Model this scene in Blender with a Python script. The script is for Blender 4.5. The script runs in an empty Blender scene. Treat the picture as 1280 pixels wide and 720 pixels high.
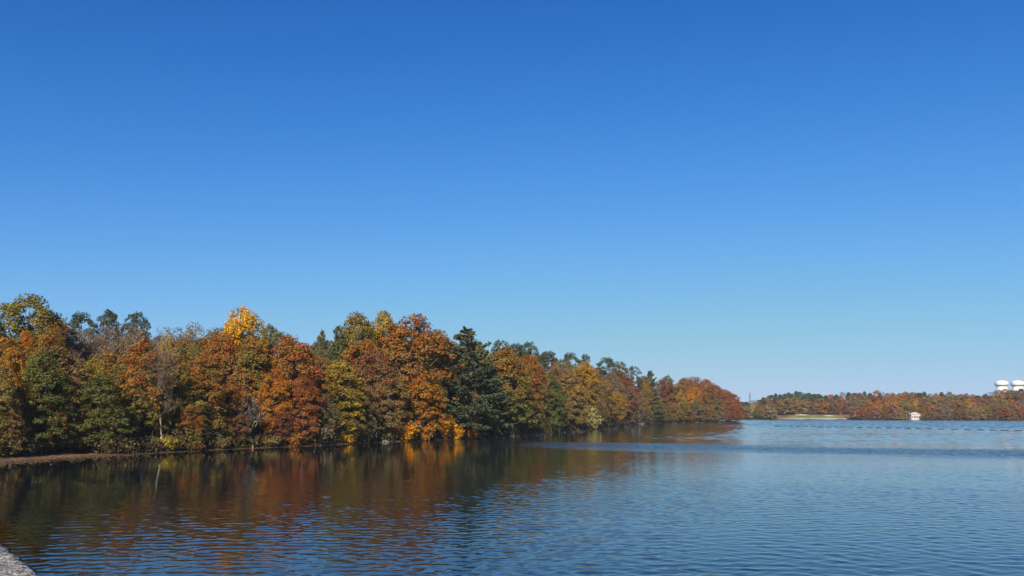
import bpy, bmesh, math, random
import numpy as np
from mathutils import Vector, Matrix

SC = bpy.context.scene
COL = SC.collection
rnd = random.Random(7)
R = math.radians

# ------------------------------------------------------------------ camera
F = 640 / math.tan(R(32.5))            # focal length in photo pixels (1280 wide)
HZ = 516.0                             # photo row of the horizon
PITCH = math.atan((HZ - 360) / F)
CH = 6.0                               # eye height above the water
cam = bpy.data.cameras.new('camera')
cam.sensor_width = 36.0
cam.lens = 18.0 / math.tan(R(32.5))
cam.clip_start = 0.05
cam.clip_end = 8000
camo = bpy.data.objects.new('camera', cam)
COL.objects.link(camo)
camo.location = (0, 0, CH)
camo.rotation_euler = (math.pi / 2 + PITCH, 0, 0)
SC.camera = camo

# ------------------------------------------------------------------ sky, sun, exposure
SUN_EL, SUN_AZ = 30.0, 190.0           # azimuth clockwise from +Y: behind the camera, to the left
W = bpy.data.worlds.new('World')
SC.world = W
W.use_nodes = True
wn = W.node_tree
bg = [n for n in wn.nodes if n.type == 'BACKGROUND'][0]
sky = wn.nodes.new('ShaderNodeTexSky')
sky.sky_type = 'NISHITA'
sky.sun_disc = False
sky.sun_elevation = R(SUN_EL)
sky.sun_rotation = R(SUN_AZ)
sky.altitude = 0
sky.air_density = 1.0
sky.dust_density = 0.0
sky.ozone_density = 6.0


def sky_grade():
    """phone-camera rendering of a clear autumn sky: each channel x -> x^p / (c + d x^q)"""
    def m(op, a, b):
        n = wn.nodes.new('ShaderNodeMath')
        n.operation = op
        for i, v in enumerate((a, b)):
            if isinstance(v, bpy.types.NodeSocket): wn.links.new(v, n.inputs[i])
            else: n.inputs[i].default_value = v
        return n.outputs[0]
    sp = wn.nodes.new('ShaderNodeSeparateColor')
    cb = wn.nodes.new('ShaderNodeCombineColor')
    wn.links.new(sky.outputs[0], sp.inputs[0])
    for i, (p, c, d, q) in enumerate(((3.0, 0.045, 2.14, 2.39), (1.6, 0.5, 1.14, 1.884), (1.0, 0.82, 0.36, 4.0))):
        x = m('MINIMUM', m('MULTIPLY', sp.outputs[i], 0.12), 1.25)
        y = m('DIVIDE', m('POWER', x, p), m('ADD', m('MULTIPLY', m('POWER', x, q), d), c))
        wn.links.new(m('MULTIPLY', y, 10.0), cb.inputs[i])
    wn.links.new(cb.outputs[0], bg.inputs[0])


sky_grade()
bg.inputs[1].default_value = 0.062
sun = bpy.data.lights.new('sun', 'SUN')
sun.energy = 5.0
sun.angle = R(0.5)
sun.color = (1.0, 0.90, 0.74)
suno = bpy.data.objects.new('sun', sun)
COL.objects.link(suno)
sd = Vector((math.sin(R(SUN_AZ)) * math.cos(R(SUN_EL)), math.cos(R(SUN_AZ)) * math.cos(R(SUN_EL)), math.sin(R(SUN_EL))))
suno.rotation_euler = (-sd).to_track_quat('-Z', 'Y').to_euler()
SC.view_settings.view_transform = 'Standard'
SC.view_settings.look = 'None'
SC.view_settings.gamma = 1
SC.view_settings.exposure = 0.64
SC.render.engine = 'CYCLES'
SC.cycles.max_bounces = 6
SC.cycles.diffuse_bounces = 2
SC.cycles.glossy_bounces = 3
SC.cycles.transmission_bounces = 2
SC.cycles.volume_bounces = 0


# ------------------------------------------------------------------ helpers
def px2w(px, py, Y):
    """world point seen at photo pixel (px, py) at forward distance Y"""
    x, y = (px - 640) / F, (360 - py) / F
    t = Y / (math.cos(PITCH) - y * math.sin(PITCH))
    return Vector((t * x, Y, CH + t * (math.sin(PITCH) + y * math.cos(PITCH))))


def wpx(px, Y):                        # x of a photo column near the horizon
    return px2w(px, HZ, Y).x


def px_on(px, py, z):
    """point where the sight line of a pixel meets the level z"""
    x, y = (px - 640) / F, (360 - py) / F
    d = Vector((x, math.cos(PITCH) - y * math.sin(PITCH), math.sin(PITCH) + y * math.cos(PITCH)))
    return Vector((0, 0, CH)) + d * ((z - CH) / d.z)


def smooth(a, b, x):
    t = np.clip((x - a) / (b - a), 0, 1)
    return t * t * (3 - 2 * t)


def mesh_np(name, verts, faces, smooth_shade=False):
    """mesh from a vertex array and one array of equal sized faces"""
    me = bpy.data.meshes.new(name)
    verts = np.asarray(verts, dtype=np.float32)
    faces = np.asarray(faces, dtype=np.int32)
    k = faces.shape[1]
    me.vertices.add(len(verts))
    me.vertices.foreach_set('co', verts.ravel())
    me.loops.add(faces.size)
    me.loops.foreach_set('vertex_index', faces.ravel())
    me.polygons.add(len(faces))
    me.polygons.foreach_set('loop_start', np.arange(0, faces.size, k, dtype=np.int32))
    me.polygons.foreach_set('loop_total', np.full(len(faces), k, dtype=np.int32))
    if smooth_shade:
        me.polygons.foreach_set('use_smooth', np.ones(len(faces), dtype=bool))
    me.update(calc_edges=True)
    me.validate()
    return me


def link(name, me, mat=None, parent=None):
    o = bpy.data.objects.new(name, me)
    COL.objects.link(o)
    if mat is not None and me is not None and not me.materials:
        me.materials.append(mat)
    if parent is not None:
        o.parent = parent
    return o


def tag(o, label=None, cat=None, group=None, kind=None):
    if label: o['label'] = label
    if cat: o['category'] = cat
    if group: o['group'] = group
    if kind: o['kind'] = kind
    return o


def bm_mesh(name, bm, sm=False):
    me = bpy.data.meshes.new(name)
    bmesh.ops.recalc_face_normals(bm, faces=bm.faces)
    bm.to_mesh(me)
    bm.free()
    if sm:
        for p in me.polygons: p.use_smooth = True
    return me


def bm_box(bm, x0, x1, y0, y1, z0, z1, bevel=0.0):
    m = Matrix.Translation(((x0 + x1) / 2, (y0 + y1) / 2, (z0 + z1) / 2)) @ Matrix.Diagonal((x1 - x0, y1 - y0, z1 - z0, 1))
    r = bmesh.ops.create_cube(bm, size=1, matrix=m)
    if bevel:
        es = {e for v in r['verts'] for e in v.link_edges}
        bmesh.ops.bevel(bm, geom=list(es), offset=bevel, segments=1, affect='EDGES')


def bm_lathe(bm, prof, n=32, cx=0, cy=0):
    rings = []
    for r, z in prof:
        rings.append([bm.verts.new((cx + r * math.cos(2 * math.pi * i / n), cy + r * math.sin(2 * math.pi * i / n), z)) for i in range(n)])
    for a, b in zip(rings, rings[1:]):
        for i in range(n):
            bm.faces.new((a[i], a[(i + 1) % n], b[(i + 1) % n], b[i]))
    bm.faces.new(rings[0][::-1])
    bm.faces.new(rings[-1])


class Tubes:
    """collects tapered tubes (one numpy mesh)"""
    def __init__(self): self.v, self.f, self.n = [], [], 0

    def add(self, pts, rad, sides=5):
        pts = [np.asarray(p, float) for p in pts]
        prev = None
        base = self.n
        for i, p in enumerate(pts):
            t = pts[min(i + 1, len(pts) - 1)] - pts[max(i - 1, 0)]
            t = t / (np.linalg.norm(t) + 1e-9)
            u = np.cross(t, (0.31, 0.87, 0.38) if prev is None else prev)
            u = u / (np.linalg.norm(u) + 1e-9)
            w = np.cross(t, u)
            prev = np.cross(u, t) * 0 + w
            for k in range(sides):
                a = 2 * math.pi * k / sides
                self.v.append(p + rad[i] * (math.cos(a) * u + math.sin(a) * w))
            prev = w
        for i in range(len(pts) - 1):
            for k in range(sides):
                a = base + i * sides + k
                b = base + i * sides + (k + 1) % sides
                self.f.append((a, b, b + sides, a + sides))
        self.n += len(pts) * sides

    def mesh(self, name): return mesh_np(name, self.v, self.f, True)


# ------------------------------------------------------------------ node materials
def new_mat(name):
    m = bpy.data.materials.new(name)
    m.use_nodes = True
    nt = m.node_tree
    for n in list(nt.nodes): nt.nodes.remove(n)
    out = nt.nodes.new('ShaderNodeOutputMaterial')
    return m, nt, out


class N:
    """tiny node helper"""
    def __init__(self, nt): self.nt = nt

    def node(self, t, **kw):
        n = self.nt.nodes.new(t)
        for k, v in kw.items(): setattr(n, k, v)
        return n

    def set(self, sock, v):
        if hasattr(v, 'is_output') or isinstance(v, bpy.types.NodeSocket): self.nt.links.new(v, sock)
        else: sock.default_value = v

    def math(self, op, a, b=0.0, c=None, clamp=False):
        n = self.node('ShaderNodeMath', operation=op, use_clamp=clamp)
        self.set(n.inputs[0], a); self.set(n.inputs[1], b)
        if c is not None: self.set(n.inputs[2], c)
        return n.outputs[0]

    def noise(self, vec, scale, detail=2.0, rough=0.5):
        n = self.node('ShaderNodeTexNoise')
        self.nt.links.new(vec, n.inputs['Vector'])
        n.inputs['Scale'].default_value = scale
        n.inputs['Detail'].default_value = detail
        n.inputs['Roughness'].default_value = rough
        return n.outputs[0]

    def maprange(self, v, a, b, c, d, sm=True):
        n = self.node('ShaderNodeMapRange', interpolation_type='SMOOTHSTEP' if sm else 'LINEAR')
        self.set(n.inputs[0], v)
        for i, q in enumerate((a, b, c, d)): n.inputs[i + 1].default_value = q
        return n.outputs[0]

    def mix(self, f, a, b):
        n = self.node('ShaderNodeMix', data_type='RGBA')
        self.set(n.inputs[0], f)
        self.set(n.inputs[6], a if not isinstance(a, tuple) else (*a, 1.0))
        self.set(n.inputs[7], b if not isinstance(b, tuple) else (*b, 1.0))
        return n.outputs[2]

    def mapping(self, vec, scale=(1, 1, 1), rot=(0, 0, 0)):
        n = self.node('ShaderNodeMapping')
        self.nt.links.new(vec, n.inputs[0])
        n.inputs['Scale'].default_value = scale
        n.inputs['Rotation'].default_value = rot
        return n.outputs[0]


def plain(name, col, rough=0.7, var=0.25, scale=1.5, metallic=0.0, bump=0.0):
    m, nt, out = new_mat(name)
    h = N(nt)
    tc = h.node('ShaderNodeTexCoord').outputs['Object']
    b = h.node('ShaderNodeBsdfPrincipled')
    nz = h.noise(tc, scale, 4, 0.6)
    c = h.mix(h.maprange(nz, 0.3, 0.7, 0, 1), tuple(q * (1 - var) for q in col), tuple(min(1, q * (1 + var)) for q in col))
    nt.links.new(c, b.inputs['Base Color'])
    b.inputs['Roughness'].default_value = rough
    b.inputs['Metallic'].default_value = metallic
    b.inputs['Specular IOR Level'].default_value = 0.25
    if bump:
        bp = h.node('ShaderNodeBump')
        bp.inputs['Strength'].default_value = 0.6
        bp.inputs['Distance'].default_value = bump
        nt.links.new(h.noise(tc, scale * 4, 4), bp.inputs['Height'])
        nt.links.new(bp.outputs[0], b.inputs['Normal'])
    nt.links.new(b.outputs[0], out.inputs[0])
    return m


def leaf_mat(name, transl):
    """leaf colour comes from two properties of the object: leaf_low (lower crown) and leaf_top (upper crown)"""
    m, nt, out = new_mat(name)
    h = N(nt)
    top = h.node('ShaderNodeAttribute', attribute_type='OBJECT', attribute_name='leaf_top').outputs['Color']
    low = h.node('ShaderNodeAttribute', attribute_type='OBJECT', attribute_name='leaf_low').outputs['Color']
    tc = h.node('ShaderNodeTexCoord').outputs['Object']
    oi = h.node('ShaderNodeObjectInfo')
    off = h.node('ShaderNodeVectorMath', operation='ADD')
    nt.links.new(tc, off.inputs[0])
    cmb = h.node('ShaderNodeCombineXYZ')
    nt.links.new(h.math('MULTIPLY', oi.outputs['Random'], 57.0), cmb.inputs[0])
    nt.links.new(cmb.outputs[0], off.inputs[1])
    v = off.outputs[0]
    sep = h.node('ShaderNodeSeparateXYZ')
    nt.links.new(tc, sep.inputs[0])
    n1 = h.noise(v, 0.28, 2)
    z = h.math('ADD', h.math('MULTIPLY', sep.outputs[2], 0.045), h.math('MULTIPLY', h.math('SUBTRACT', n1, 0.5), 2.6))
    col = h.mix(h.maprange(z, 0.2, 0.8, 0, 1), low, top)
    isl = h.node('ShaderNodeNewGeometry').outputs['Random Per Island']
    n2 = h.noise(v, 0.9, 2)
    # withered brown and still olive leaves mixed through the crown
    n4 = h.noise(v, 0.5, 2)
    if transl > 0.2:
        col = h.mix(h.maprange(h.math('ADD', h.math('MULTIPLY', isl, 0.55), n4), 0.86, 1.06, 0, 0.75), col, (0.17, 0.105, 0.042))
        col = h.mix(h.maprange(h.math('SUBTRACT', n4, h.math('MULTIPLY', isl, 0.4)), 0.32, 0.16, 0, 0.75), col, (0.115, 0.105, 0.034))
    hsv = h.node('ShaderNodeHueSaturation')
    nt.links.new(h.math('ADD', 0.5, h.math('ADD', h.math('MULTIPLY', h.math('SUBTRACT', isl, 0.5), 0.05), h.math('MULTIPLY', h.math('SUBTRACT', n2, 0.5), 0.11))), hsv.inputs['Hue'])
    nt.links.new(h.math('ADD', 0.62, h.math('ADD', h.math('MULTIPLY', isl, 0.5), h.math('MULTIPLY', n2, 0.3))), hsv.inputs['Value'])
    nt.links.new(col, hsv.inputs['Color'])
    d = h.node('ShaderNodeBsdfDiffuse')
    t = h.node('ShaderNodeBsdfTranslucent')
    nt.links.new(hsv.outputs[0], d.inputs[0])
    nt.links.new(hsv.outputs[0], t.inputs[0])
    mx = h.node('ShaderNodeMixShader')
    mx.inputs[0].default_value = transl
    nt.links.new(d.outputs[0], mx.inputs[1])
    nt.links.new(t.outputs[0], mx.inputs[2])
    nt.links.new(mx.outputs[0], out.inputs[0])
    return m


M_LEAF = leaf_mat('leaves', 0.32)
M_NEEDLE = leaf_mat('needles', 0.12)
M_BARK = plain('bark', (0.19, 0.155, 0.125), 0.9, 0.4, 2.0)
M_PALEBARK = plain('pale_bark', (0.40, 0.36, 0.31), 0.85, 0.3, 2.0)
M_TWIG = plain('grey_twigs', (0.36, 0.25, 0.17), 0.9, 0.25, 0.6)

# ------------------------------------------------------------------ terrain
SHORE = [(-80, 88), (0, 96), (50, 103), (100, 110), (200, 123), (300, 137), (400, 151), (500, 172), (560, 183), (605, 194), (640, 214),
         (665, 236), (690, 250), (720, 274), (767, 335), (795, 420), (823, 470), (860, 500), (900, 517), (927, 524)]
FARSHORE = [(900, 835), (930, 820), (980, 790), (1040, 760), (1060, 745), (1100, 730), (1150, 712), (1200, 695), (1290, 668), (1400, 640)]
SX, SY = [a for a, b in SHORE], [b for a, b in SHORE]
FX, FY = [a for a, b in FARSHORE], [b for a, b in FARSHORE]
P1 = [(wpx(a, b), b) for a, b in SHORE]
PEN = P1 + [(150, 560), (80, 640), (-60, 715), (-300, 780), (-1200, 900), (-1200, 200), (-500, -40), (-140, 40), (-84, 76)]
FAR = [(wpx(a, b), b) for a, b in FARSHORE] + [(640, 560), (2600, 560), (2600, 3600), (-2600, 3600), (-2600, 1100), (-300, 930), (120, 880)]


def sdist(X, Y, poly):
    """signed distance to a polygon, positive inside"""
    best = np.full(X.shape, 1e18)
    inside = np.zeros(X.shape, bool)
    n = len(poly)
    for i in range(n):
        ax, ay = poly[i]
        bx, by = poly[(i + 1) % n]
        dx, dy = bx - ax, by - ay
        t = np.clip(((X - ax) * dx + (Y - ay) * dy) / (dx * dx + dy * dy), 0, 1)
        best = np.minimum(best, (X - ax - t * dx) ** 2 + (Y - ay - t * dy) ** 2)
        if ay != by:
            c = ((ay > Y) != (by > Y)) & (X < (bx - ax) * (Y - ay) / (by - ay) + ax)
            inside ^= c
    d = np.sqrt(best)
    return np.where(inside, d, -d)


def wob(X, Y, s, seed):
    r = random.Random(seed)
    o = np.zeros(np.shape(X))
    for k in range(5):
        a = r.uniform(0, 6.28)
        f = s * r.uniform(0.6, 2.2)
        o = o + np.sin((X * math.cos(a) + Y * math.sin(a)) * f + r.uniform(0, 6.28)) / 5
    return o


def ground(X, Y):
    X = np.asarray(X, float)
    Y = np.asarray(Y, float)
    s1 = sdist(X, Y, PEN) + 0.9 * wob(X, Y, 0.35, 3)
    s2 = sdist(X, Y, FAR) + 1.5 * wob(X, Y, 0.1, 4)
    px = 640 + F * X / np.maximum(Y, 20)
    mw = 6.5 - 5.6 * smooth(90, 230, px)
    q = s1 - mw
    z1 = 0.06 * np.clip(s1, 0, mw) + 0.5 * smooth(0, 2.5, q) + 8 * smooth(0, 80, q) + 0.25 * wob(X, Y, 0.8, 5) * smooth(0, 4, q)
    clr = smooth(968, 985, px) * (1 - smooth(1050, 1068, px))
    hill = 9 * smooth(8, 110, s2) + 12 * smooth(1150, 1260, px) * smooth(150, 420, s2) + 16 * smooth(300, 900, s2)
    z2 = 0.5 * smooth(0, 5, s2) + hill * (1 - clr * (1 - smooth(40, 90, s2))) + clr * 0.085 * np.clip(s2, 0, 45) * (1 - smooth(40, 90, s2))
    z = np.where(s1 > 0, z1, np.where(s2 > 0, z2, np.maximum(np.maximum(s1, s2) * 0.15, -5.0)))
    return z


def gz(x, y): return float(ground(np.array([x]), np.array([y]))[0])


def build_terrain():
    na, nr = 420, 420
    az = np.radians(np.linspace(-80, 80, na))
    rr = 6 * (2300 / 6.0) ** (np.linspace(0, 1, nr))
    A, Q = np.meshgrid(az, rr)
    X, Y = Q * np.sin(A), Q * np.cos(A)
    Z = ground(X, Y)
    v = np.stack([X, Y, Z], -1).reshape(-1, 3)
    i = np.arange(nr - 1)[:, None] * na + np.arange(na - 1)[None, :]
    i = i.ravel()
    f = np.stack([i, i + 1, i + 1 + na, i + na], 1)
    m, nt, out = new_mat('leaf_litter')
    h = N(nt)
    pos = h.node('ShaderNodeNewGeometry').outputs['Position']
    sep = h.node('ShaderNodeSeparateXYZ')
    nt.links.new(pos, sep.inputs[0])
    big = h.noise(pos, 0.12, 3)
    fine = h.noise(pos, 2.5, 5, 0.7)
    litter = h.mix(h.maprange(fine, 0.35, 0.65, 0, 1), (0.06, 0.035, 0.024), (0.30, 0.16, 0.10))
    litter = h.mix(h.maprange(big, 0.4, 0.65, 0, 0.5), litter, (0.10, 0.075, 0.045))
    mud = h.mix(h.maprange(fine, 0.35, 0.7, 0, 1), (0.022, 0.017, 0.014), (0.12, 0.075, 0.055))
    wet = h.maprange(h.math('ADD', sep.outputs[2], h.math('MULTIPLY', h.math('SUBTRACT', h.noise(pos, 0.5, 3), 0.5), 0.5)), 0.02, 0.16, 0, 1)
    c = h.mix(wet, mud, litter)
    b = h.node('ShaderNodeBsdfPrincipled')
    nt.links.new(c, b.inputs['Base Color'])
    b.inputs['Roughness'].default_value = 0.9
    b.inputs['Specular IOR Level'].default_value = 0.1
    bp = h.node('ShaderNodeBump')
    bp.inputs['Distance'].default_value = 0.12
    nt.links.new(fine, bp.inputs['Height'])
    nt.links.new(bp.outputs[0], b.inputs['Normal'])
    nt.links.new(b.outputs[0], out.inputs[0])
    o = link('ground', mesh_np('ground', v, f, True), m)
    tag(o, kind='structure')


def calm_edge(X, Y): return X - 0.42 * (Y - 180.0)


def wave_set(X, Y, seed, l0, l1, n):
    g = np.random.default_rng(seed)
    h = np.zeros(X.shape)
    for L, t in zip(np.exp(g.uniform(math.log(l0), math.log(l1), n)), g.normal(size=n) * 0.78 + 0.10):
        k = 2 * math.pi / L
        env = 0.75 + 0.5 * np.sin((X * math.cos(t * 3) + Y * math.sin(t * 5 + 1)) * 0.35 / L ** 0.5 + g.uniform(0, 6.28))
        h += env / k * np.sin(k * (X * math.sin(t) + Y * math.cos(t)) + 0.8 * np.sin(0.23 * X + 0.31 * Y + L * 9) + g.uniform(0, 6.28))
    return h * math.sqrt(2.0 / n)                               # unit rms slope


def wave_height(X, Y):
    """wind ripples as real relief: their slope grows from the sheltered left shore to the open water"""
    r = np.hypot(X, Y)
    h = np.where(r < 205, wave_set(X, Y, 21, 0.38, 1.35, 52) * (1 - smooth(150, 200, r)), 0)
    h = h + np.where(r > 145, wave_set(X, Y, 22, 2.8, 6.0, 26) * smooth(150, 200, r) * (1 - smooth(720, 775, r)), 0)
    gust = wob(X * 0.45, Y, 0.09, 41) + 0.8 * wob(X * 0.4, Y, 0.03, 42)
    near = 1 - smooth(28, 125, Y - 1.0 * X + 9 * gust)
    ce = calm_edge(X, Y)
    openw = smooth(0, 100, ce + 9 * gust) * (1 - smooth(150, 200, Y)) + smooth(8, 40, ce + 4 * gust) * smooth(150, 200, Y)
    v = Y + 0.5 * X + 5 * wob(X * 0.3, Y, 0.06, 43)
    band = smooth(136, 156, v) * (1 - smooth(168, 182, v)) * smooth(-30, 30, X)
    far = smooth(385, 425, Y + 0.55 * X) * smooth(60, 130, X)
    s = 0.014 + np.maximum(0.029 * near, 0.020 * openw)
    s = s * (1 + 0.45 * gust) + 0.085 * band + 0.020 * openw * smooth(170, 220, r) + 0.075 * far
    return h * s * smooth(6, 14, r)


def build_water():
    m, nt, out = new_mat('lake_water')
    h = N(nt)
    pos = h.node('ShaderNodeNewGeometry').outputs['Position']
    sep = h.node('ShaderNodeSeparateXYZ')
    nt.links.new(pos, sep.inputs[0])
    X, Y = sep.outputs[0], sep.outputs[1]
    warp2 = h.math('MULTIPLY', h.math('SUBTRACT', h.noise(h.mapping(pos, (0.25, 1, 1)), 0.08, 3), 0.5), 22.0)
    # fine ripples; beyond the modelled relief they also stand for the larger ones
    v = h.math('ADD', h.math('ADD', Y, h.math('MULTIPLY', X, 0.5)), warp2)
    band = h.math('MULTIPLY', h.maprange(v, 136, 156, 0, 1), h.maprange(v, 168, 182, 1, 0))
    band = h.math('MULTIPLY', band, h.maprange(X, -30, 30, 0, 1))
    far = h.math('MULTIPLY', h.maprange(h.math('ADD', Y, h.math('MULTIPLY', X, 0.55)), 390, 440, 0, 1), h.maprange(X, 60, 130, 0, 1))
    u = h.math('ADD', h.math('SUBTRACT', X, h.math('MULTIPLY', h.math('SUBTRACT', Y, 180.0), 0.42)), h.math('MULTIPLY', warp2, 0.6))
    openw = h.maprange(u, 15, 60, 0, 1)
    beyond = h.maprange(Y, 140, 200, 0.14, 0.25)
    gust = h.math('ADD', h.noise(h.mapping(pos, (0.35, 1, 1)), 0.05, 3), h.noise(h.mapping(pos, (0.3, 1, 1)), 0.012, 2))
    amp = h.math('ADD', 0.15, h.math('MULTIPLY', openw, 0.55))
    amp = h.math('MULTIPLY', amp, h.maprange(gust, 0.75, 1.25, 0.5, 1.5))
    amp = h.math('MULTIPLY', h.math('ADD', amp, h.math('MULTIPLY', far, 0.8)), beyond)
    amp = h.math('ADD', amp, h.math('MULTIPLY', band, 1.5))
    p1 = h.mapping(pos, (0.78, 1, 1), (0, 0, R(8)))
    p2 = h.mapping(pos, (0.8, 1, 1), (0, 0, R(-14)))
    hh = h.math('ADD', h.math('MULTIPLY', h.noise(p1, 0.95, 3, 0.55), 0.20), h.math('MULTIPLY', h.noise(p2, 2.6, 3, 0.55), 0.07))
    hh = h.math('MULTIPLY', hh, amp)
    bp = h.node('ShaderNodeBump')
    bp.inputs['Strength'].default_value = 1.0
    bp.inputs['Distance'].default_value = 1.0
    nt.links.new(hh, bp.inputs['Height'])
    b = h.node('ShaderNodeBsdfPrincipled')
    b.inputs['Base Color'].default_value = (0.004, 0.008, 0.011, 1)
    b.inputs['IOR'].default_value = 1.42
    nt.links.new(h.math('ADD', 0.02, h.math('MULTIPLY', amp, 0.05)), b.inputs['Roughness'])
    nt.links.new(bp.outputs[0], b.inputs['Normal'])
    nt.links.new(b.outputs[0], out.inputs[0])
    az = np.radians(np.concatenate([np.linspace(-80, -40, 16)[:-1], np.linspace(-40, 40, 620), np.linspace(40, 80, 16)[1:]]))
    rr = np.concatenate([np.linspace(3, 20, 40)[:-1], np.arange(20, 75, 0.10), np.arange(75, 200, 0.21), np.arange(200, 778, 0.72), 778 * (1500 / 778.0) ** np.linspace(0, 1, 24)[1:]])
    A, Q = np.meshgrid(az, rr)
    XX, YY = Q * np.sin(A), Q * np.cos(A)
    Z = np.zeros(XX.shape)
    k = rr < 779
    Z[k] = wave_height(XX[k], YY[k])
    na = len(az)
    i = (np.arange(len(rr) - 1)[:, None] * na + np.arange(na - 1)[None, :]).ravel()
    f = np.stack([i, i + 1, i + 1 + na, i + na], 1)
    o = link('water', mesh_np('water', np.stack([XX, YY, Z], -1).reshape(-1, 3), f, True), m)
    tag(o, kind='structure')


build_terrain()
build_water()


# ------------------------------------------------------------------ foliage prototypes
def leaf_quads(P, Nn, size, g, aspect=0.62):
    """rhombic leaf sprays at P facing Nn"""
    n = len(P)
    t = g.normal(size=(n, 3))
    t -= (t * Nn).sum(1, keepdims=True) * Nn
    t /= np.linalg.norm(t, axis=1, keepdims=True) + 1e-9
    b = np.cross(Nn, t)
    s = size[:, None]
    v = np.stack([P - t * s, P - b * s * aspect + Nn * s * 0.15, P + t * s, P + b * s * aspect + Nn * s * 0.15], 1).reshape(-1, 3)
    return v, np.arange(4 * n).reshape(-1, 4)


def unit(v): return v / (np.linalg.norm(v, axis=-1, keepdims=True) + 1e-9)


def crown_clumps(g, H, R0, base, nclump, prof, lobes=0.28, mind=0.85):
    pts = []
    ph = g.uniform(0, 6.28, 6)
    tries = 0
    while len(pts) < nclump and tries < nclump * 40:
        tries += 1
        t = g.uniform(0.02, 0.985)
        r = prof(t) * R0
        th = g.uniform(0, 2 * math.pi)
        lob = 1 + lobes * (math.sin(2 * th + ph[0] + 4 * t) * 0.5 + math.sin(3 * th + ph[1] - 6 * t) * 0.5 + math.sin(5 * th + ph[2] + 9 * t) * 0.35)
        rho = r * lob * math.sqrt(g.uniform(0.30, 1.0))
        if g.uniform() < 0.16: rho *= g.uniform(1.1, 1.34)
        z = base * H + t * (1 - base) * H * (1 + 0.03 * math.sin(th * 2 + ph[3]))
        p = np.array([rho * math.cos(th), rho * math.sin(th), z])
        if all(np.linalg.norm((p - q) * (1, 1, 1.35)) > mind for q in pts): pts.append(p)
    return pts


def make_broad(seed, H=20.0, R0=5.0, base=0.12, nclump=120, leaves=120, size=0.195, kind='round', rc=(0.6, 1.4), flat=0.85, lobes=0.28, mind=0.85, aspect=0.62):
    """returns (trunk mesh, crown mesh) of a broadleaf tree about H tall and 2*R0 wide"""
    g = np.random.default_rng(seed)
    prof = {'round': lambda t: math.sin(math.pi * min(1, (t * 0.93 + 0.05)) ** 0.85) ** 0.6,
            'egg': lambda t: (1 - t ** 2.4) ** 0.72 * min(1, 0.88 + t * 0.6),
            'tall': lambda t: math.sin(math.pi * (t * 0.92 + 0.06) ** 0.7) ** 0.7,
            'dome': lambda t: (1 - t ** 2.6) ** 0.6}[kind]
    cl = crown_clumps(g, H, R0, base, nclump, prof, lobes, mind)
    P, Nn, S = [], [], []
    for c in cl:
        r = g.uniform(*rc)
        if math.hypot(c[0], c[1]) > 0.95 * R0: r *= 0.6                # thin sprays stand out of the outline
        n = int(leaves * (r / 1.15) ** 2 * g.uniform(0.65, 1.2))
        d = unit(g.normal(size=(n, 3))) * (g.uniform(0.15, 1, size=(n, 1)) ** 0.5)
        d[:, 2] = d[:, 2] * flat + 0.10
        out = unit(np.array([c[0], c[1], 0.0]))
        d[:, 2] -= 0.25 * (d[:, 0] * out[0] + d[:, 1] * out[1])       # sprays droop outwards
        p = c + d * r
        o = unit(p - np.array([0, 0, c[2] - 3.0]))
        nn = unit(0.55 * o + 0.35 * unit(d) + np.array([0, 0, 0.35]) + 0.55 * g.normal(size=(n, 3)))
        P.append(p); Nn.append(nn); S.append(size * g.uniform(0.6, 1.35, n))
    v, f = leaf_quads(np.concatenate(P), np.concatenate(Nn), np.concatenate(S), g, aspect)
    crown = mesh_np('crown', v, f)
    tb = Tubes()
    bend = g.normal(size=2) * 0.35
    top = 0.88 * H
    axis = lambda z: np.array([bend[0] * math.sin(z / H * 3), bend[1] * math.sin(z / H * 2.5), z])
    zs = np.linspace(-0.6, top, 9)
    tb.add([axis(z) for z in zs], [0.30 * (1 - z / H) + 0.03 + (0.12 if z < 0 else 0) for z in zs], 7)
    idx = g.permutation(len(cl))[:46]
    for i in idx:
        c = cl[i]
        d = math.hypot(c[0], c[1])
        z0 = max(0.10 * H, min(top * 0.96, c[2] - d * g.uniform(0.45, 0.9)))
        a = axis(z0)
        mid = a + (c - a) * 0.5 + np.array([0, 0, -0.12 * d])
        r0 = 0.05 + 0.09 * (1 - z0 / H)
        tb.add([a, mid, c], [r0, r0 * 0.6, 0.02], 4)
    return tb.mesh('trunk'), crown


def grow(tb, g, p, d, L, r, lvl, maxl, tw, up):
    n = 3
    pts, rad = [np.array(p)], [r]
    q = np.array(p, float)
    dd = unit(np.array(d, float))
    for k in range(n):
        dd = unit(dd + 0.13 * g.normal(size=3) + np.array([0, 0, up]))
        q = q + dd * L / n
        pts.append(q.copy())
        rad.append(max(tw, r * (1 - 0.72 * (k + 1) / n)))
    tb[min(lvl, 2) if lvl < maxl else 2].add(pts, rad, 5 if lvl < 2 else 3)
    if lvl >= maxl: return
    nb = {0: 11, 1: 7, 2: 6, 3: 5}.get(lvl, 4)
    for k in range(nb):
        t = g.uniform(0.3 if lvl == 0 else 0.15, 1.0)
        i = min(n - 1, int(t * n))
        fr = t * n - i
        b = pts[i] + (pts[i + 1] - pts[i]) * fr
        ax = unit(g.normal(size=3))
        nd = unit(dd * g.uniform(0.5, 0.9) + ax * g.uniform(0.55, 0.95))
        grow(tb, g, b, nd, L * g.uniform(0.42, 0.62), max(tw, rad[i] * 0.5), lvl + 1, maxl, tw, up)


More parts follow.
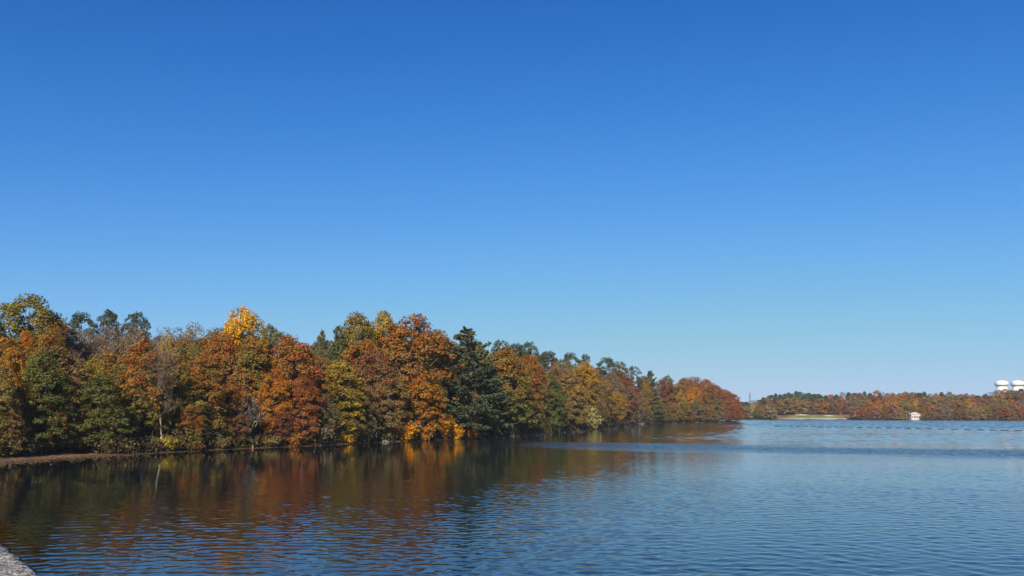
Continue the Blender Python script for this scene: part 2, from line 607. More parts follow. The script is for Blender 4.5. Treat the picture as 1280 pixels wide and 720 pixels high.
def make_bare(seed, H=18.0, lean=(0, 0), maxl=4, tw=0.022, spread=1.0):
    """returns (trunk mesh, twigs mesh) of a leafless tree"""
    g = np.random.default_rng(seed)
    tb = [Tubes(), Tubes(), Tubes()]
    nst = 5
    pts, rad = [np.array([0, 0, -0.5])], [0.27]
    q = np.array([0, 0, -0.5])
    d = unit(np.array([lean[0], lean[1], 1.0]))
    for k in range(nst):
        d = unit(d + 0.07 * g.normal(size=3) + np.array([lean[0] * 0.10, lean[1] * 0.10, 0.05]))
        q = q + d * H * 0.8 / nst
        pts.append(q.copy())
        rad.append(0.25 * (1 - 0.82 * (k + 1) / nst))
    tb[0].add(pts, rad, 7)
    for k in range(15):
        t = g.uniform(0.32, 1.0)
        i = min(nst - 1, int(t * nst))
        b = pts[i] + (pts[i + 1] - pts[i]) * (t * nst - i)
        th = g.uniform(0, 6.28) if k % 3 else k * 2.4
        nd = unit(np.array([math.cos(th) * spread, math.sin(th) * spread, g.uniform(0.5, 1.3)]) + np.array([lean[0], lean[1], 0]))
        grow(tb, g, b, nd, H * g.uniform(0.22, 0.36) * (1.25 - 0.5 * t), 0.10 * (1.15 - 0.6 * t), 1, maxl, tw, 0.06)
    a = Tubes()
    for s in (tb[0], tb[1]):
        a.f += [tuple(i + a.n for i in q) for q in s.f]
        a.v += s.v
        a.n += s.n
    return a.mesh('trunk'), tb[2].mesh('twigs')


def make_pine(seed, H=24.0, R0=6.0, base=0.08, style='cone', tufts=26, size=0.42):
    """returns (trunk mesh, crown mesh) of a white pine: tiers of level limbs with upswept needle plumes"""
    g = np.random.default_rng(seed)
    tb = Tubes()
    zs = np.linspace(-0.6, H * 0.985, 10)
    bend = g.normal(size=2) * 0.25
    axis = lambda z: np.array([bend[0] * math.sin(z / H * 3), bend[1] * math.sin(z / H * 2.2), z])
    tb.add([axis(z) for z in zs], [0.33 * (1 - z / H) + 0.025 for z in zs], 7)
    P, D, S = [], [], []
    z = base * H
    while z < H * 0.985:
        t = (z / H - base) / (1 - base)
        if style == 'cone': r = R0 * (1 - t) ** 0.72 * min(1, 0.75 + t * 2) + 0.35
        elif style == 'top': r = R0 * (1 - t ** 3) ** 0.55 * g.uniform(0.5, 1.15) + 0.3
        else: r = R0 * (1 - t) ** 0.9 + 0.3
        nb = g.integers(5, 8)
        a0 = g.uniform(0, 6.28)
        for k in range(nb):
            th = a0 + 6.283 * k / nb + g.normal() * 0.25
            L = r * g.uniform(0.42, 1.22)
            dirv = np.array([math.cos(th), math.sin(th), 0])
            b0 = axis(z + g.normal() * 0.25)
            rise = ((0.45 if style == 'cone' else 0.22) * t + 0.02) * L * g.uniform(0.6, 1.3)
            ps = [b0, b0 + dirv * L * 0.5 + np.array([0, 0, rise * 0.3 - 0.04 * L]), b0 + dirv * L + np.array([0, 0, rise])]
            tb.add(ps, [0.05 + 0.05 * (1 - t), 0.035, 0.012], 4)
            nt_ = max(5, int(tufts * L / 5.0))
            for j in range(nt_):
                u = g.uniform(0.22, 1.0) ** 0.75
                c = ps[0] + (ps[1] - ps[0]) * u * 2 if u < 0.5 else ps[1] + (ps[2] - ps[1]) * (u * 2 - 1)
                side = np.cross(dirv, (0, 0, 1))
                wdt = 0.28 * L * (1.15 - u)
                c = c + side * g.normal() * wdt * 0.75 + np.array([0, 0, 0.12 + abs(g.normal()) * 0.14])
                nn = 9
                dd = unit(np.array([0, 0, 0.55]) + dirv * 0.55 + 0.75 * g.normal(size=(nn, 3)))
                P.append(np.repeat(c[None], nn, 0)); D.append(dd); S.append(size * g.uniform(0.6, 1.3, nn))
        z += g.uniform(0.75, 1.35) * (1.1 - 0.45 * t)
    nn = 30
    P.append(np.repeat(axis(H * 0.985)[None], nn, 0)); D.append(unit(np.array([0, 0, 0.8]) + 0.6 * g.normal(size=(nn, 3)))); S.append(size * g.uniform(0.6, 1.3, nn))
    P, D, S = np.concatenate(P), np.concatenate(D), np.concatenate(S)[:, None]
    w = unit(np.cross(D, g.normal(size=D.shape))) * S * 0.26
    v = np.stack([P - D * S * 0.15, P + D * S * 0.45 - w, P + D * S, P + D * S * 0.45 + w], 1).reshape(-1, 3)
    return tb.mesh('trunk'), mesh_np('crown', v, np.arange(len(v)).reshape(-1, 4))


def make_shrub(seed, H=3.0, R0=2.0, n=3600, size=0.17, sparse=False):
    """one mesh: stems (slot 0) and leaves (slot 1) of a bush"""
    g = np.random.default_rng(seed)
    tb = Tubes()
    P, Nn = [], []
    ns = 16
    for k in range(ns):
        th = g.uniform(0, 6.28)
        tip = np.array([math.cos(th) * R0 * g.uniform(0.2, 0.95), math.sin(th) * R0 * g.uniform(0.2, 0.95), H * g.uniform(0.35, 0.85)])
        tip[2] *= 1 - 0.35 * (np.hypot(tip[0], tip[1]) / R0) ** 2
        m = tip * 0.5 * np.array([0.7, 0.7, 1.25])
        tb.add([(0.15 * g.normal(), 0.15 * g.normal(), -0.3), m, tip], [0.05, 0.035, 0.012], 4)
        for q in range(n // ns):
            u = g.uniform(0.3, 1.05)
            c = m * 2 * u if u < 0.5 else m + (tip - m) * (u * 2 - 1)
            p = c + g.normal(size=3) * np.array([0.24, 0.24, 0.17]) * R0 * 0.8
            if p[2] < 0.05: p[2] = abs(p[2]) + 0.05
            P.append(p)
            Nn.append(unit(unit(p - np.array([0, 0, 0.2 * H])) + np.array([0, 0, 0.3]) + 0.6 * g.normal(size=3)))
    v, f = leaf_quads(np.array(P), np.array(Nn), size * g.uniform(0.6, 1.4, len(P)), g)
    nv = len(tb.v)
    me = mesh_np('shrub', np.concatenate([np.array(tb.v), v]), np.concatenate([np.array(tb.f), f + nv]))
    me.polygons.foreach_set('material_index', np.concatenate([np.zeros(len(tb.f), np.int32), np.ones(len(f), np.int32)]))
    me.materials.append(M_BARK)
    me.materials.append(M_LEAF)
    return me


def merge2(name, a, b, ma, mb):
    """small far tree: trunk and crown in one mesh"""
    me = bpy.data.meshes.new(name)
    bm = bmesh.new()
    bm.from_mesh(a)
    k = len(bm.faces)
    bm.from_mesh(b)
    bm.faces.ensure_lookup_table()
    for i, fc in enumerate(bm.faces): fc.material_index = 0 if i < k else 1
    bm.to_mesh(me)
    bm.free()
    me.materials.append(ma)
    me.materials.append(mb)
    return me


PROTO = {}


def reg(key, pair, H, R0, ma, mb):
    pair[0].materials.append(ma)
    pair[1].materials.append(mb)
    PROTO.setdefault(key, []).append((pair[0], pair[1], H, R0))


for s in (1, 2, 3, 4): reg('round', make_broad(10 + s, kind='round', base=0.16, nclump=170), 20, 5, M_BARK, M_LEAF)
for s in (1, 2, 3, 4): reg('egg', make_broad(20 + s, kind='egg', base=0.12, nclump=185, flat=0.72), 20, 5, M_BARK, M_LEAF)
for s in (1, 2, 3): reg('tall', make_broad(30 + s, kind='tall', R0=4.6, base=0.10, nclump=160), 20, 4.6, M_BARK, M_LEAF)
for s in (1, 2, 3): reg('dome', make_broad(40 + s, kind='dome', base=0.38, nclump=130), 20, 5, M_BARK, M_LEAF)
for s in (1, 2, 3): reg('airy', make_broad(50 + s, kind='round', base=0.16, nclump=130, leaves=60, size=0.18, rc=(0.7, 1.4)), 20, 5, M_BARK, M_LEAF)
for s in (1, 2): reg('pine', make_pine(60 + s, R0=7.0, tufts=44), 24, 6.4, M_BARK, M_NEEDLE)
for s in (1, 2, 3, 4): reg('pinetop', make_broad(70 + s, H=24, R0=5.2, kind='dome', base=0.42, nclump=150, leaves=120, size=0.29, rc=(0.45, 1.05), flat=0.75, lobes=0.38, mind=0.85, aspect=0.34), 24, 5.2, M_BARK, M_NEEDLE)
for s in (1, 2, 3): reg('bare', make_bare(80 + s), 18, 5.2, M_BARK, M_TWIG)
M_DEADWOOD = plain('grey_deadwood', (0.27, 0.235, 0.195), 0.9, 0.3, 2.0)
reg('lean', make_bare(91, H=14, lean=(-0.22, 0), maxl=3, tw=0.045, spread=0.6), 14, 3.5, M_DEADWOOD, M_DEADWOOD)
for s in (1, 2, 3): reg('stem', make_bare(95 + s, H=9, lean=((-0.10, 0.02), (0.12, 0), (0.03, 0.05))[s - 1], maxl=2, tw=0.03, spread=0.45), 9, 2.2, M_DEADWOOD, M_DEADWOOD)
reg('birch', make_bare(92, H=16, lean=(0.05, 0), maxl=4, tw=0.02, spread=0.8), 16, 4.2, M_PALEBARK, M_TWIG)

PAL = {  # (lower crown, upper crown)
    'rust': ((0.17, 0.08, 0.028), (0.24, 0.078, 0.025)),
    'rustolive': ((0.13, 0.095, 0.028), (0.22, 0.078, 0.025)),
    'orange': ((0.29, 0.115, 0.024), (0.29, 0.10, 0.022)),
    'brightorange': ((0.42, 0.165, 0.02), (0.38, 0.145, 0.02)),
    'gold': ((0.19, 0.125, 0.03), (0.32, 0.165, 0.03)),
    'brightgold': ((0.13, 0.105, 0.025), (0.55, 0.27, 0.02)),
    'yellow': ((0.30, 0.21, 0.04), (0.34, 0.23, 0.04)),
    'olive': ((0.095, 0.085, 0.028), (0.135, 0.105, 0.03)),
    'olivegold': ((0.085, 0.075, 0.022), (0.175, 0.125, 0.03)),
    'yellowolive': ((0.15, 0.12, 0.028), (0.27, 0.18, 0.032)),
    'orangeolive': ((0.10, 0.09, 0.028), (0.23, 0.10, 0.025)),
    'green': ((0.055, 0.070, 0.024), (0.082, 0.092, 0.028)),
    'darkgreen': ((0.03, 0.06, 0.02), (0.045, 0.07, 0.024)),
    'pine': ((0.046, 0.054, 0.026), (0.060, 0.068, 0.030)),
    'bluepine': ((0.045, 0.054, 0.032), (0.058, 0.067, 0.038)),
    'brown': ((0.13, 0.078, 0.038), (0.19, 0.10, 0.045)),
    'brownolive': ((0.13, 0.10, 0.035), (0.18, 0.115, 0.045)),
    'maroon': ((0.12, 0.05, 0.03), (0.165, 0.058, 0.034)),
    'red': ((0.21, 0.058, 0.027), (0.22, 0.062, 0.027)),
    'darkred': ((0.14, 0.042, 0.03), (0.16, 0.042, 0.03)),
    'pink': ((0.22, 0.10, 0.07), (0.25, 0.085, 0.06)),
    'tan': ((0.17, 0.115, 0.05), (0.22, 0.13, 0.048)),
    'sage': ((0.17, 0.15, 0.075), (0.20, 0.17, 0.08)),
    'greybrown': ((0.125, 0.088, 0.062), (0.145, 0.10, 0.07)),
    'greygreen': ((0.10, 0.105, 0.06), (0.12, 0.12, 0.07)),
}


def mute(c):
    l = 0.3 * c[0] + 0.59 * c[1] + 0.11 * c[2]
    return [1.80 * (l + (q - l) * k) for q, k in zip(c, (0.86, 1.0, 1.12))]


def jit(c, k=0.10): return [max(0.0, q * (1 + rnd.uniform(-k, k))) for q in c]


def paint(o, pal):
    a, b = PAL[pal]
    o['leaf_low'] = jit(mute(a))
    o['leaf_top'] = jit(mute(b))


CAT = {'pine': ('pine_tree', 'pine tree'), 'pinetop': ('pine_tree', 'pine tree'), 'bare': ('bare_tree', 'bare tree'), 'lean': ('bare_tree', 'bare tree'), 'birch': ('bare_tree', 'bare tree'), 'stem': ('bare_tree', 'bare tree')}


def tree(px, topy, wpx_, off, kind, pal, label, group='trees of the wooded near shore'):
    """a tree whose crown top stands at photo row topy, OFF metres behind the shoreline of its column"""
    Y = float(np.interp(px, SX, SY)) + off
    p = px2w(px, topy, Y)
    g0 = gz(p.x, p.y)
    H = p.z - g0
    rt = random.Random(int(px * 131 + topy * 17))          # every tree keeps its own shape and turn
    tm, cm, H0, R0 = rt.choice(PROTO[kind])
    nm, cat = CAT.get(kind, ('broadleaf_tree', 'tree'))
    r = bpy.data.objects.new(nm, None)
    COL.objects.link(r)
    r.empty_display_size = 0.5
    r.location = (p.x, p.y, g0)
    sx = min(wpx_ / F * Y / 2 / R0, 1.45 * H / H0) * (1.15 if kind == 'pinetop' else 1.0 if kind in ('lean', 'birch', 'stem') else 1.12)
    r.scale = (sx, sx, H / H0 * 0.97)
    r.rotation_euler = (0, 0, 0 if kind == 'lean' else rt.uniform(0, 6.28))
    tag(r, label, cat, group)
    link('trunk', tm, None, r)
    c = link('twigs' if cat == 'bare tree' else 'crown', cm, None, r)
    if cat != 'bare tree': paint(c, pal)
    if kind == 'pinetop':                                    # the older pines of the ridge are darker
        for k in ('leaf_low', 'leaf_top'): c[k] = [q * 0.62 for q in c[k]]
    return r

# ------------------------------------------------------------------ trees of the near shore: column, top row, width (photo px), metres behind the waterline
NEAR = [
    (38, 371, 88, 34, 'dome', 'olivegold', 'tall olive-gold tree rising above the forest at the far left'),
    (-4, 397, 34, 30, 'pinetop', 'pine', 'dark pine cut by the left edge, beside the tall olive-gold tree'),
    (4, 428, 44, 17, 'round', 'rust', 'rust crown cut by the left edge, under the tall olive-gold tree'),
    (23, 432, 50, 12, 'round', 'orange', 'dusty orange tree left of the mid-green tree near the left edge'),
    (34, 414, 36, 24, 'dome', 'orange', 'small orange crown peeping out beneath the tall olive-gold tree'),
    (68, 408, 46, 19, 'egg', 'orangeolive', 'olive tree with a russet top right of the tall olive-gold tree'),
    (56, 437, 60, 8.6, 'egg', 'green', 'mid-green tree in the left group, pale shrub at its foot'),
    (2, 457, 48, 9, 'egg', 'brownolive', 'olive-brown tree with drooping tiers at the left edge of the shore'),
    (27, 488, 36, 10, 'round', 'maroon', 'low maroon tree between two olive-brown trees near the left edge'),
    (82, 470, 44, 8.2, 'egg', 'brownolive', 'olive-brown tiered tree at the waterline left of the dark green one'),
    (14, 512, 34, 8.2, 'egg', 'brown', 'low brown tree on the mud bank at the left edge'),
    (62, 508, 36, 8.0, 'round', 'rustolive', 'low russet-olive tree right of the pale shrub on the mud bank'),
    (98, 505, 34, 7.6, 'egg', 'brown', 'low mauve-brown tree left below the dark green tree'),
    (141, 512, 34, 5.0, 'round', 'brownolive', 'low olive-brown tree right below the dark green tree'),
    (240, 505, 34, 2.4, 'egg', 'rustolive', 'low russet-olive tree behind and right of the yellow shrub'),
    (71, 527, 14, 7.2, 'stem', '', 'slender pale dead stem at the foot of the mid-green tree'),
    (93, 530, 12, 7.0, 'stem', '', 'slender pale dead stem left below the dark green tree'),
    (258, 528, 16, 1.3, 'stem', '', 'slanting pale dead stem under the broad russet tree'),
    (276, 536, 12, 1.2, 'stem', '', 'short pale dead stem left of the pale leaning bare tree'),
    (396, 520, 18, 1.0, 'stem', '', 'thin grey dead stem in front of the grey leafless thicket'),
    (448, 518, 16, 1.4, 'stem', '', 'thin grey dead stem right of the bright yellow shrub'),
    (478, 510, 18, 1.6, 'stem', '', 'grey dead stem rising behind the pale boulder'),
    (652, 516, 12, 0.8, 'stem', '', 'pale dead stem standing in the shaded cove'),
    (106, 397, 66, 36, 'bare', '', 'bare grey-brown tree on the skyline right of the olive-gold giant'),
    (138, 401, 62, 33, 'bare', '', 'bare grey-brown tree on the skyline under the middle left pine'),
    (168, 401, 62, 36, 'bare', '', 'bare grey-brown tree behind the rust-topped tree'),
    (197, 402, 60, 32, 'bare', '', 'bare grey-brown skyline tree between the pines and the reddish thin crown'),
    (222, 404, 50, 36, 'bare', '', 'bare skyline tree with fine twigs just left of the reddish thin crown'),
    (90, 428, 54, 27, 'bare', '', 'bare tree filling the slope above the yellow-olive crown'),
    (150, 420, 60, 26, 'airy', 'greybrown', 'faded grey-brown crown left of the rust-topped tree'),
    (103, 388, 42, 52, 'pinetop', 'pine', 'leftmost of three pine tops above the bare skyline trees'),
    (137, 385, 40, 52, 'pinetop', 'bluepine', 'middle one of three pine tops above the bare skyline trees'),
    (172, 387, 40, 52, 'pinetop', 'pine', 'rightmost of three pine tops above the bare skyline trees'),
    (115, 442, 48, 16, 'airy', 'yellowolive', 'thin yellow-olive crown above the dark green tree'),
    (126, 466, 68, 6, 'egg', 'green', 'dark green full-leaved tree standing at the left waterline'),
    (152, 452, 44, 14, 'egg', 'olive', 'olive tree wedged between dark green tree and rust-topped tree'),
    (179, 421, 64, 7, 'egg', 'rustolive', 'tree with rust top and olive-gold lower tiers, left of a grey bare tree'),
    (211, 432, 46, 1.6, 'birch', '', 'tall grey bare tree with a pale trunk beside the yellow shrub'),
    (209, 417, 30, 22, 'airy', 'gold', 'small gold crown high behind the grey bare tree'),
    (238, 412, 42, 19, 'airy', 'olive', 'thin olive crown left of the reddish thin skyline crown'),
    (243, 403, 38, 36, 'airy', 'brown', 'reddish-brown thin crown on the skyline left of the golden top'),
    (231, 470, 42, 6, 'egg', 'olive', 'olive tree low behind the grey bare tree, touching rust leaves'),
    (256, 438, 62, 5, 'egg', 'rustolive', 'broad russet tree with olive patches right of the grey bare tree'),
    (277, 414, 54, 16, 'round', 'rust', 'rust tree just left below the golden top'),
    (305, 382, 58, 25, 'round', 'brightgold', 'bright golden tree top, brightest crown on the skyline'),
    (338, 403, 34, 32, 'pinetop', 'greygreen', 'dark grey-green crown tucked right behind the golden top'),
    (316, 418, 58, 11, 'egg', 'orangeolive', 'orange and olive tree directly under the golden top'),
    (287, 470, 40, 5, 'round', 'rust', 'lower rust tree left of the pale leaning bare tree'),
    (300, 515, 34, 3, 'round', 'maroon', 'dim maroon understorey tree behind the pale leaning trunk'),
    (321, 474, 42, 0.6, 'lean', '', 'pale leaning bare tree with forked limbs at the waterline'),
    (366, 419, 74, 8, 'round', 'rust', 'large rust-orange round crown right of the golden top'),
    (344, 458, 40, 4, 'round', 'orange', 'mid-height orange tree in front of the large rust-orange round crown'),
    (351, 506, 38, 3, 'egg', 'darkred', 'low crimson tree right of the pale leaning bare tree'),
    (381, 468, 42, 2, 'egg', 'red', 'narrow red tree reaching down to the water left of the yellow-olive one'),
    (403, 411, 34, 30, 'pine', 'pine', 'dark pine on the skyline left of the big olive-gold hilltop crown'),
    (422, 404, 42, 25, 'pine', 'pine', 'broader dark pine right against the big olive-gold hilltop crown'),
    (402, 432, 32, 15, 'airy', 'brown', 'thin brown crown beneath the two dark skyline pines'),
    (447, 391, 56, 25, 'dome', 'olivegold', 'big olive-gold crown on the hilltop left of the pale yellow one'),
    (426, 446, 58, 4, 'egg', 'yellowolive', 'yellow-olive tree with hanging tiers above the bright yellow shrub'),
    (405, 490, 36, 3, 'airy', 'greybrown', 'sparse grey-brown tree between the red and the yellow-olive tree'),
    (480, 389, 50, 27, 'dome', 'yellowolive', 'pale yellow-green crown on the hilltop beside the tallest rust tree'),
    (515, 391, 84, 11, 'round', 'rust', 'tallest rust-orange tree, biggest crown of the whole near shore'),
    (470, 436, 58, 7, 'egg', 'maroon', 'maroon-brown tree left below the tallest rust-orange tree'),
    (488, 462, 48, 3, 'egg', 'brown', 'dark brown tree at the waterline behind the pale boulder'),
    (455, 480, 34, 4, 'egg', 'brown', 'dull brown tree squeezed between yellow-olive and maroon trees'),
    (527, 463, 56, 2.5, 'egg', 'orange', 'glowing orange tree at the water under the tallest rust tree'),
    (546, 472, 30, 5, 'egg', 'olive', 'small olive tree between the glowing orange tree and the giant pine'),
    (556, 421, 36, 12, 'round', 'rust', 'slim rust crown between the tallest rust tree and the giant pine'),
    (584, 408, 98, 4, 'pine', 'bluepine', 'giant dark pine with plumed limbs, tallest conifer of the shore'),
    (612, 446, 46, 6, 'pine', 'pine', 'shaded second pine leaning against the right side of the giant pine'),
    (596, 486, 32, 0.8, 'airy', 'rustolive', 'small rust-and-olive tree in front of the giant pine'),
    (625, 424, 30, 40, 'pinetop', 'pine', 'pine top nearest to the giant pine on the descending skyline'),
    (644, 427, 32, 44, 'pinetop', 'bluepine', 'second pine top to the right of the giant pine on the skyline'),
    (661, 425, 34, 46, 'pinetop', 'bluepine', 'highest pine top above the orange-capped olive tree'),
    (684, 437, 36, 50, 'pinetop', 'pine', 'broad pine top right of the highest one, above a faded crown'),
    (632, 431, 60, 7, 'egg', 'orangeolive', 'olive tree with an orange cap right of the giant pine'),
    (661, 441, 36, 14, 'round', 'rust', 'rust crown on the slope right of the orange-capped olive tree'),
    (673, 458, 34, 10, 'round', 'brown', 'brown crown in the middle of the slope above the dark hollow'),
    (655, 478, 42, 2, 'egg', 'orangeolive', 'olive tree with orange boughs hanging over the shaded cove'),
    (689, 467, 38, 3, 'egg', 'darkgreen', 'dark green tree reaching the water right of the shaded cove'),
    (700, 450, 38, 22, 'airy', 'greybrown', 'faded grey-brown crown between pine tops and gold-brown tree'),
    (713, 439, 30, 55, 'pinetop', 'pine', 'pine top standing over the gold-brown tree'),
    (731, 442, 24, 58, 'pinetop', 'bluepine', 'small dark pine top just behind the golden crown'),
    (712, 464, 42, 6, 'egg', 'tan', 'gold-brown tree left of the golden crown'),
    (731, 451, 34, 14, 'round', 'gold', 'golden crown under a small dark pine top'),
    (722, 508, 24, 1.5, 'round', 'darkred', 'low dark-red tree at the water left of the pale sage bush'),
    (752, 474, 34, 9, 'airy', 'tan', 'tan-gold tree right above the pale sage bush'),
    (744, 490, 26, 4, 'airy', 'brown', 'brown thin tree directly behind the pale sage bush'),
    (758, 445, 32, 50, 'pinetop', 'pine', 'wide pine top above the wine-red crown'),
    (774, 451, 30, 56, 'pinetop', 'greygreen', 'grey-green rounded top right of the wide pine top'),
    (791, 457, 22, 50, 'pinetop', 'bluepine', 'pointed little pine top left of the tall green conifer'),
    (812, 462, 30, 14, 'pine', 'pine', 'tall green conifer standing midway along the distant end of the point'),
    (777, 463, 36, 30, 'round', 'darkred', 'wine-red crown under the pine tops'),
    (770, 488, 24, 6, 'round', 'gold', 'orange-yellow tree at the shore below the wine-red crown'),
    (760, 500, 24, 3, 'egg', 'maroon', 'maroon tree at the shore right of the pale sage bush'),
    (786, 497, 22, 6, 'egg', 'olive', 'dark olive tree beside the orange-yellow shore tree'),
    (798, 488, 22, 12, 'airy', 'brown', 'brown thin tree left of the tall green conifer'),
    (806, 505, 22, 4, 'egg', 'tan', 'tan low tree at the foot of the tall green conifer'),
    (819, 497, 22, 5, 'egg', 'olivegold', 'olive-gold tree at the waterline right of the tall green conifer'),
    (832, 473, 30, 22, 'round', 'darkred', 'crimson-brown crown right of the tall green conifer'),
    (830, 505, 20, 3, 'egg', 'olive', 'pale olive tree at the shore under the crimson-brown crown'),
    (834, 468, 20, 44, 'pinetop', 'greygreen', 'dark grey-green top peeking over the crimson-brown crown'),
    (846, 483, 20, 12, 'round', 'gold', 'ochre crown between the crimson-brown and the orange crowns'),
    (842, 503, 20, 2.5, 'egg', 'tan', 'tan tree at the water left of the dark gap'),
    (857, 472, 28, 26, 'round', 'rust', 'rust crown, first in the rising row near the tip of the point'),
    (868, 470, 24, 36, 'round', 'maroon', 'maroon crown at the highest place near the tip of the point'),
    (866, 484, 20, 12, 'round', 'brightorange', 'bright orange crown below the highest maroon one near the tip'),
    (881, 474, 28, 24, 'round', 'rust', 'broad rust crown right of the highest maroon one'),
    (894, 481, 28, 20, 'round', 'red', 'red crown halfway down the slope to the tip'),
    (905, 486, 24, 16, 'round', 'rust', 'rust crown low on the slope to the tip'),
    (914, 492, 22, 10, 'round', 'red', 'reddish crown second from the tip of the point'),
    (921, 500, 16, 4, 'egg', 'red', 'red tree standing at the very tip of the point'),
    (855, 502, 20, 3, 'egg', 'olivegold', 'olive-gold tree at the water below the ochre crown'),
    (869, 500, 20, 4, 'egg', 'greygreen', 'grey-green tree at the water below the bright orange crown'),
    (862, 512, 18, 0.8, 'round', 'orange', 'low orange tree at the waterline between two olive ones'),
    (879, 507, 18, 2, 'egg', 'brown', 'low brown tree at the waterline near the tip'),
    (888, 506, 22, 2, 'egg', 'tan', 'straw-coloured spreading tree at the waterline near the tip'),
    (897, 497, 20, 6, 'egg', 'brownolive', 'brown-olive tree behind the straw-coloured spreading one'),
    (906, 505, 16, 2, 'egg', 'pink', 'pinkish-red tree at the waterline near the tip'),
    (913, 506, 16, 1.5, 'egg', 'red', 'low red tree second from the tip at the waterline'),
]
for a in NEAR: tree(*a)

# trees deeper in the wood, glimpsed between and just above the shoreline crowns
CREST_X = [-20, 0, 40, 85, 105, 140, 170, 220, 260, 300, 340, 390, 420, 450, 480, 520, 560, 590, 640, 680, 720, 760, 800, 830, 860, 880, 900, 915, 922]
CREST_Y = [400, 395, 385, 402, 400, 399, 400, 405, 410, 400, 412, 420, 414, 400, 398, 402, 412, 424, 430, 440, 449, 455, 467, 474, 476, 480, 488, 496, 503]
ir = random.Random(12)
INNER = []
for rank, (lo, hi, dy) in enumerate(((46, 60, 3), (24, 38, 14), (14, 22, 34))):
    px = -14
    while px < 915:
        Y0 = float(np.interp(px, SX, SY))
        mpp = F / Y0
        ty = float(np.interp(px, CREST_X, CREST_Y)) + (dy + ir.uniform(-2, 6)) * (125.0 / max(Y0, 125)) ** 0.8
        if 80 < px < 240 and rank < 2: kind, pal = ('bare', '') if ir.random() < 0.55 else ('airy', ir.choice(['greybrown', 'greybrown', 'brown']))
        elif px > 600 and rank == 0 and ir.random() < 0.5: kind, pal = 'pinetop', 'pine'
        else: kind, pal = ir.choice(['round', 'dome', 'egg']), ir.choice(['brown', 'brownolive', 'rustolive', 'olive', 'greybrown', 'rust', 'orangeolive'])
        it = tree(px, ty, ir.uniform(9.5, 12.5) * mpp * (0.95 if px < 600 else 0.8), ir.uniform(lo, hi), kind, pal, 'inner tree', 'inner trees of the near wood')
        INNER.append((it, px, rank, kind, pal))
        px += ir.uniform(8.5, 11.5) * mpp * (0.85 if px < 560 else 0.62 if px < 760 else 1.2)

SHRUBM = [make_shrub(200 + i) for i in range(4)]
SPARSE = [make_shrub(210 + i, n=420, size=0.16) for i in range(2)]
SHRUBS = [  # column, metres behind the waterline, width, height (photo px), colours, leafy?, label
    (42, 8.2, 26, 22, 'sage', 1, 'pale yellow-green shrub on the mud bank at the far left'),
    (215, 1.6, 28, 20, 'yellow', 1, 'yellow shrub at the foot of the grey bare tree'),
    (190, 2.5, 22, 24, 'sage', 0, 'thin pale-stemmed shrub left of the yellow shrub'),
    (341, 1.5, 30, 15, 'tan', 1, 'straw-coloured low shrub beside the pale leaning tree'),
    (318, 2.2, 18, 16, 'brownolive', 1, 'dull olive shrub around the base of the pale leaning tree'),
    (370, 1.2, 26, 17, 'orange', 1, 'dusty orange low shrub in front of the narrow red tree'),
    (438, 1.0, 24, 20, 'brightgold', 1, 'bright yellow shrub below the yellow-olive tree'),
    (402, 1.2, 34, 34, 'greybrown', 0, 'grey leafless thicket below the sparse grey-brown tree'),
    (463, 1.2, 30, 30, 'greybrown', 0, 'grey-brown leafless thicket left of the pale boulder'),
    (508, 0.8, 30, 28, 'brightorange', 1, 'bright orange shrub at the water below the glowing orange tree'),
    (533, 0.6, 24, 22, 'orange', 1, 'orange-brown shrub between the bright orange and the golden shrub'),
    (557, 2.4, 24, 34, 'brightorange', 1, 'golden-orange shrub, taller of the pair left below the giant pine'),
    (571, 1.0, 20, 22, 'brightorange', 1, 'amber shrub at the waterline below the giant pine'),
    (589, 0.8, 20, 20, 'orange', 1, 'rust-orange shrub right of the amber one'),
    (617, 0.8, 26, 26, 'greybrown', 0, 'grey leafless shrub at the edge of the shaded cove'),
    (740, 0.8, 24, 34, 'sage', 1, 'pale sage bush at the water in the middle of the point'),
    (696, 0.6, 16, 26, 'greygreen', 1, 'grey-green bush at the water under the dark green tree'),
    (280, 1.4, 26, 16, 'brown', 1, 'brown shrub under the lower rust tree'),
    (245, 1.4, 24, 16, 'rust', 1, 'russet shrub at the foot of the broad russet tree'),
    (776, 0.8, 14, 12, 'sage', 1, 'small pale bush at the foot of the orange-yellow shore tree'),
    (110, 9, 30, 14, 'brownolive', 1, 'olive-brown shrub under the dark green tree'),
    (155, 6, 30, 18, 'maroon', 1, 'maroon-brown shrub under the rust-topped tree'),
]
for px, off, wp, hp, pal, leafy, lab in SHRUBS:
    Y = float(np.interp(px, SX, SY)) + off
    x = wpx(px, Y)
    o = link('shrub', rnd.choice(SHRUBM if leafy else SPARSE))
    o.location = (x, Y, gz(x, Y))
    sx = wp / F * Y / 2 / 2.0
    o.scale = (sx, sx, hp / F * Y / 3.0)
    o.rotation_euler = (0, 0, rnd.uniform(0, 6.28))
    tag(o, lab, 'shrub', 'shrubs along the near shore')
    paint(o, pal)


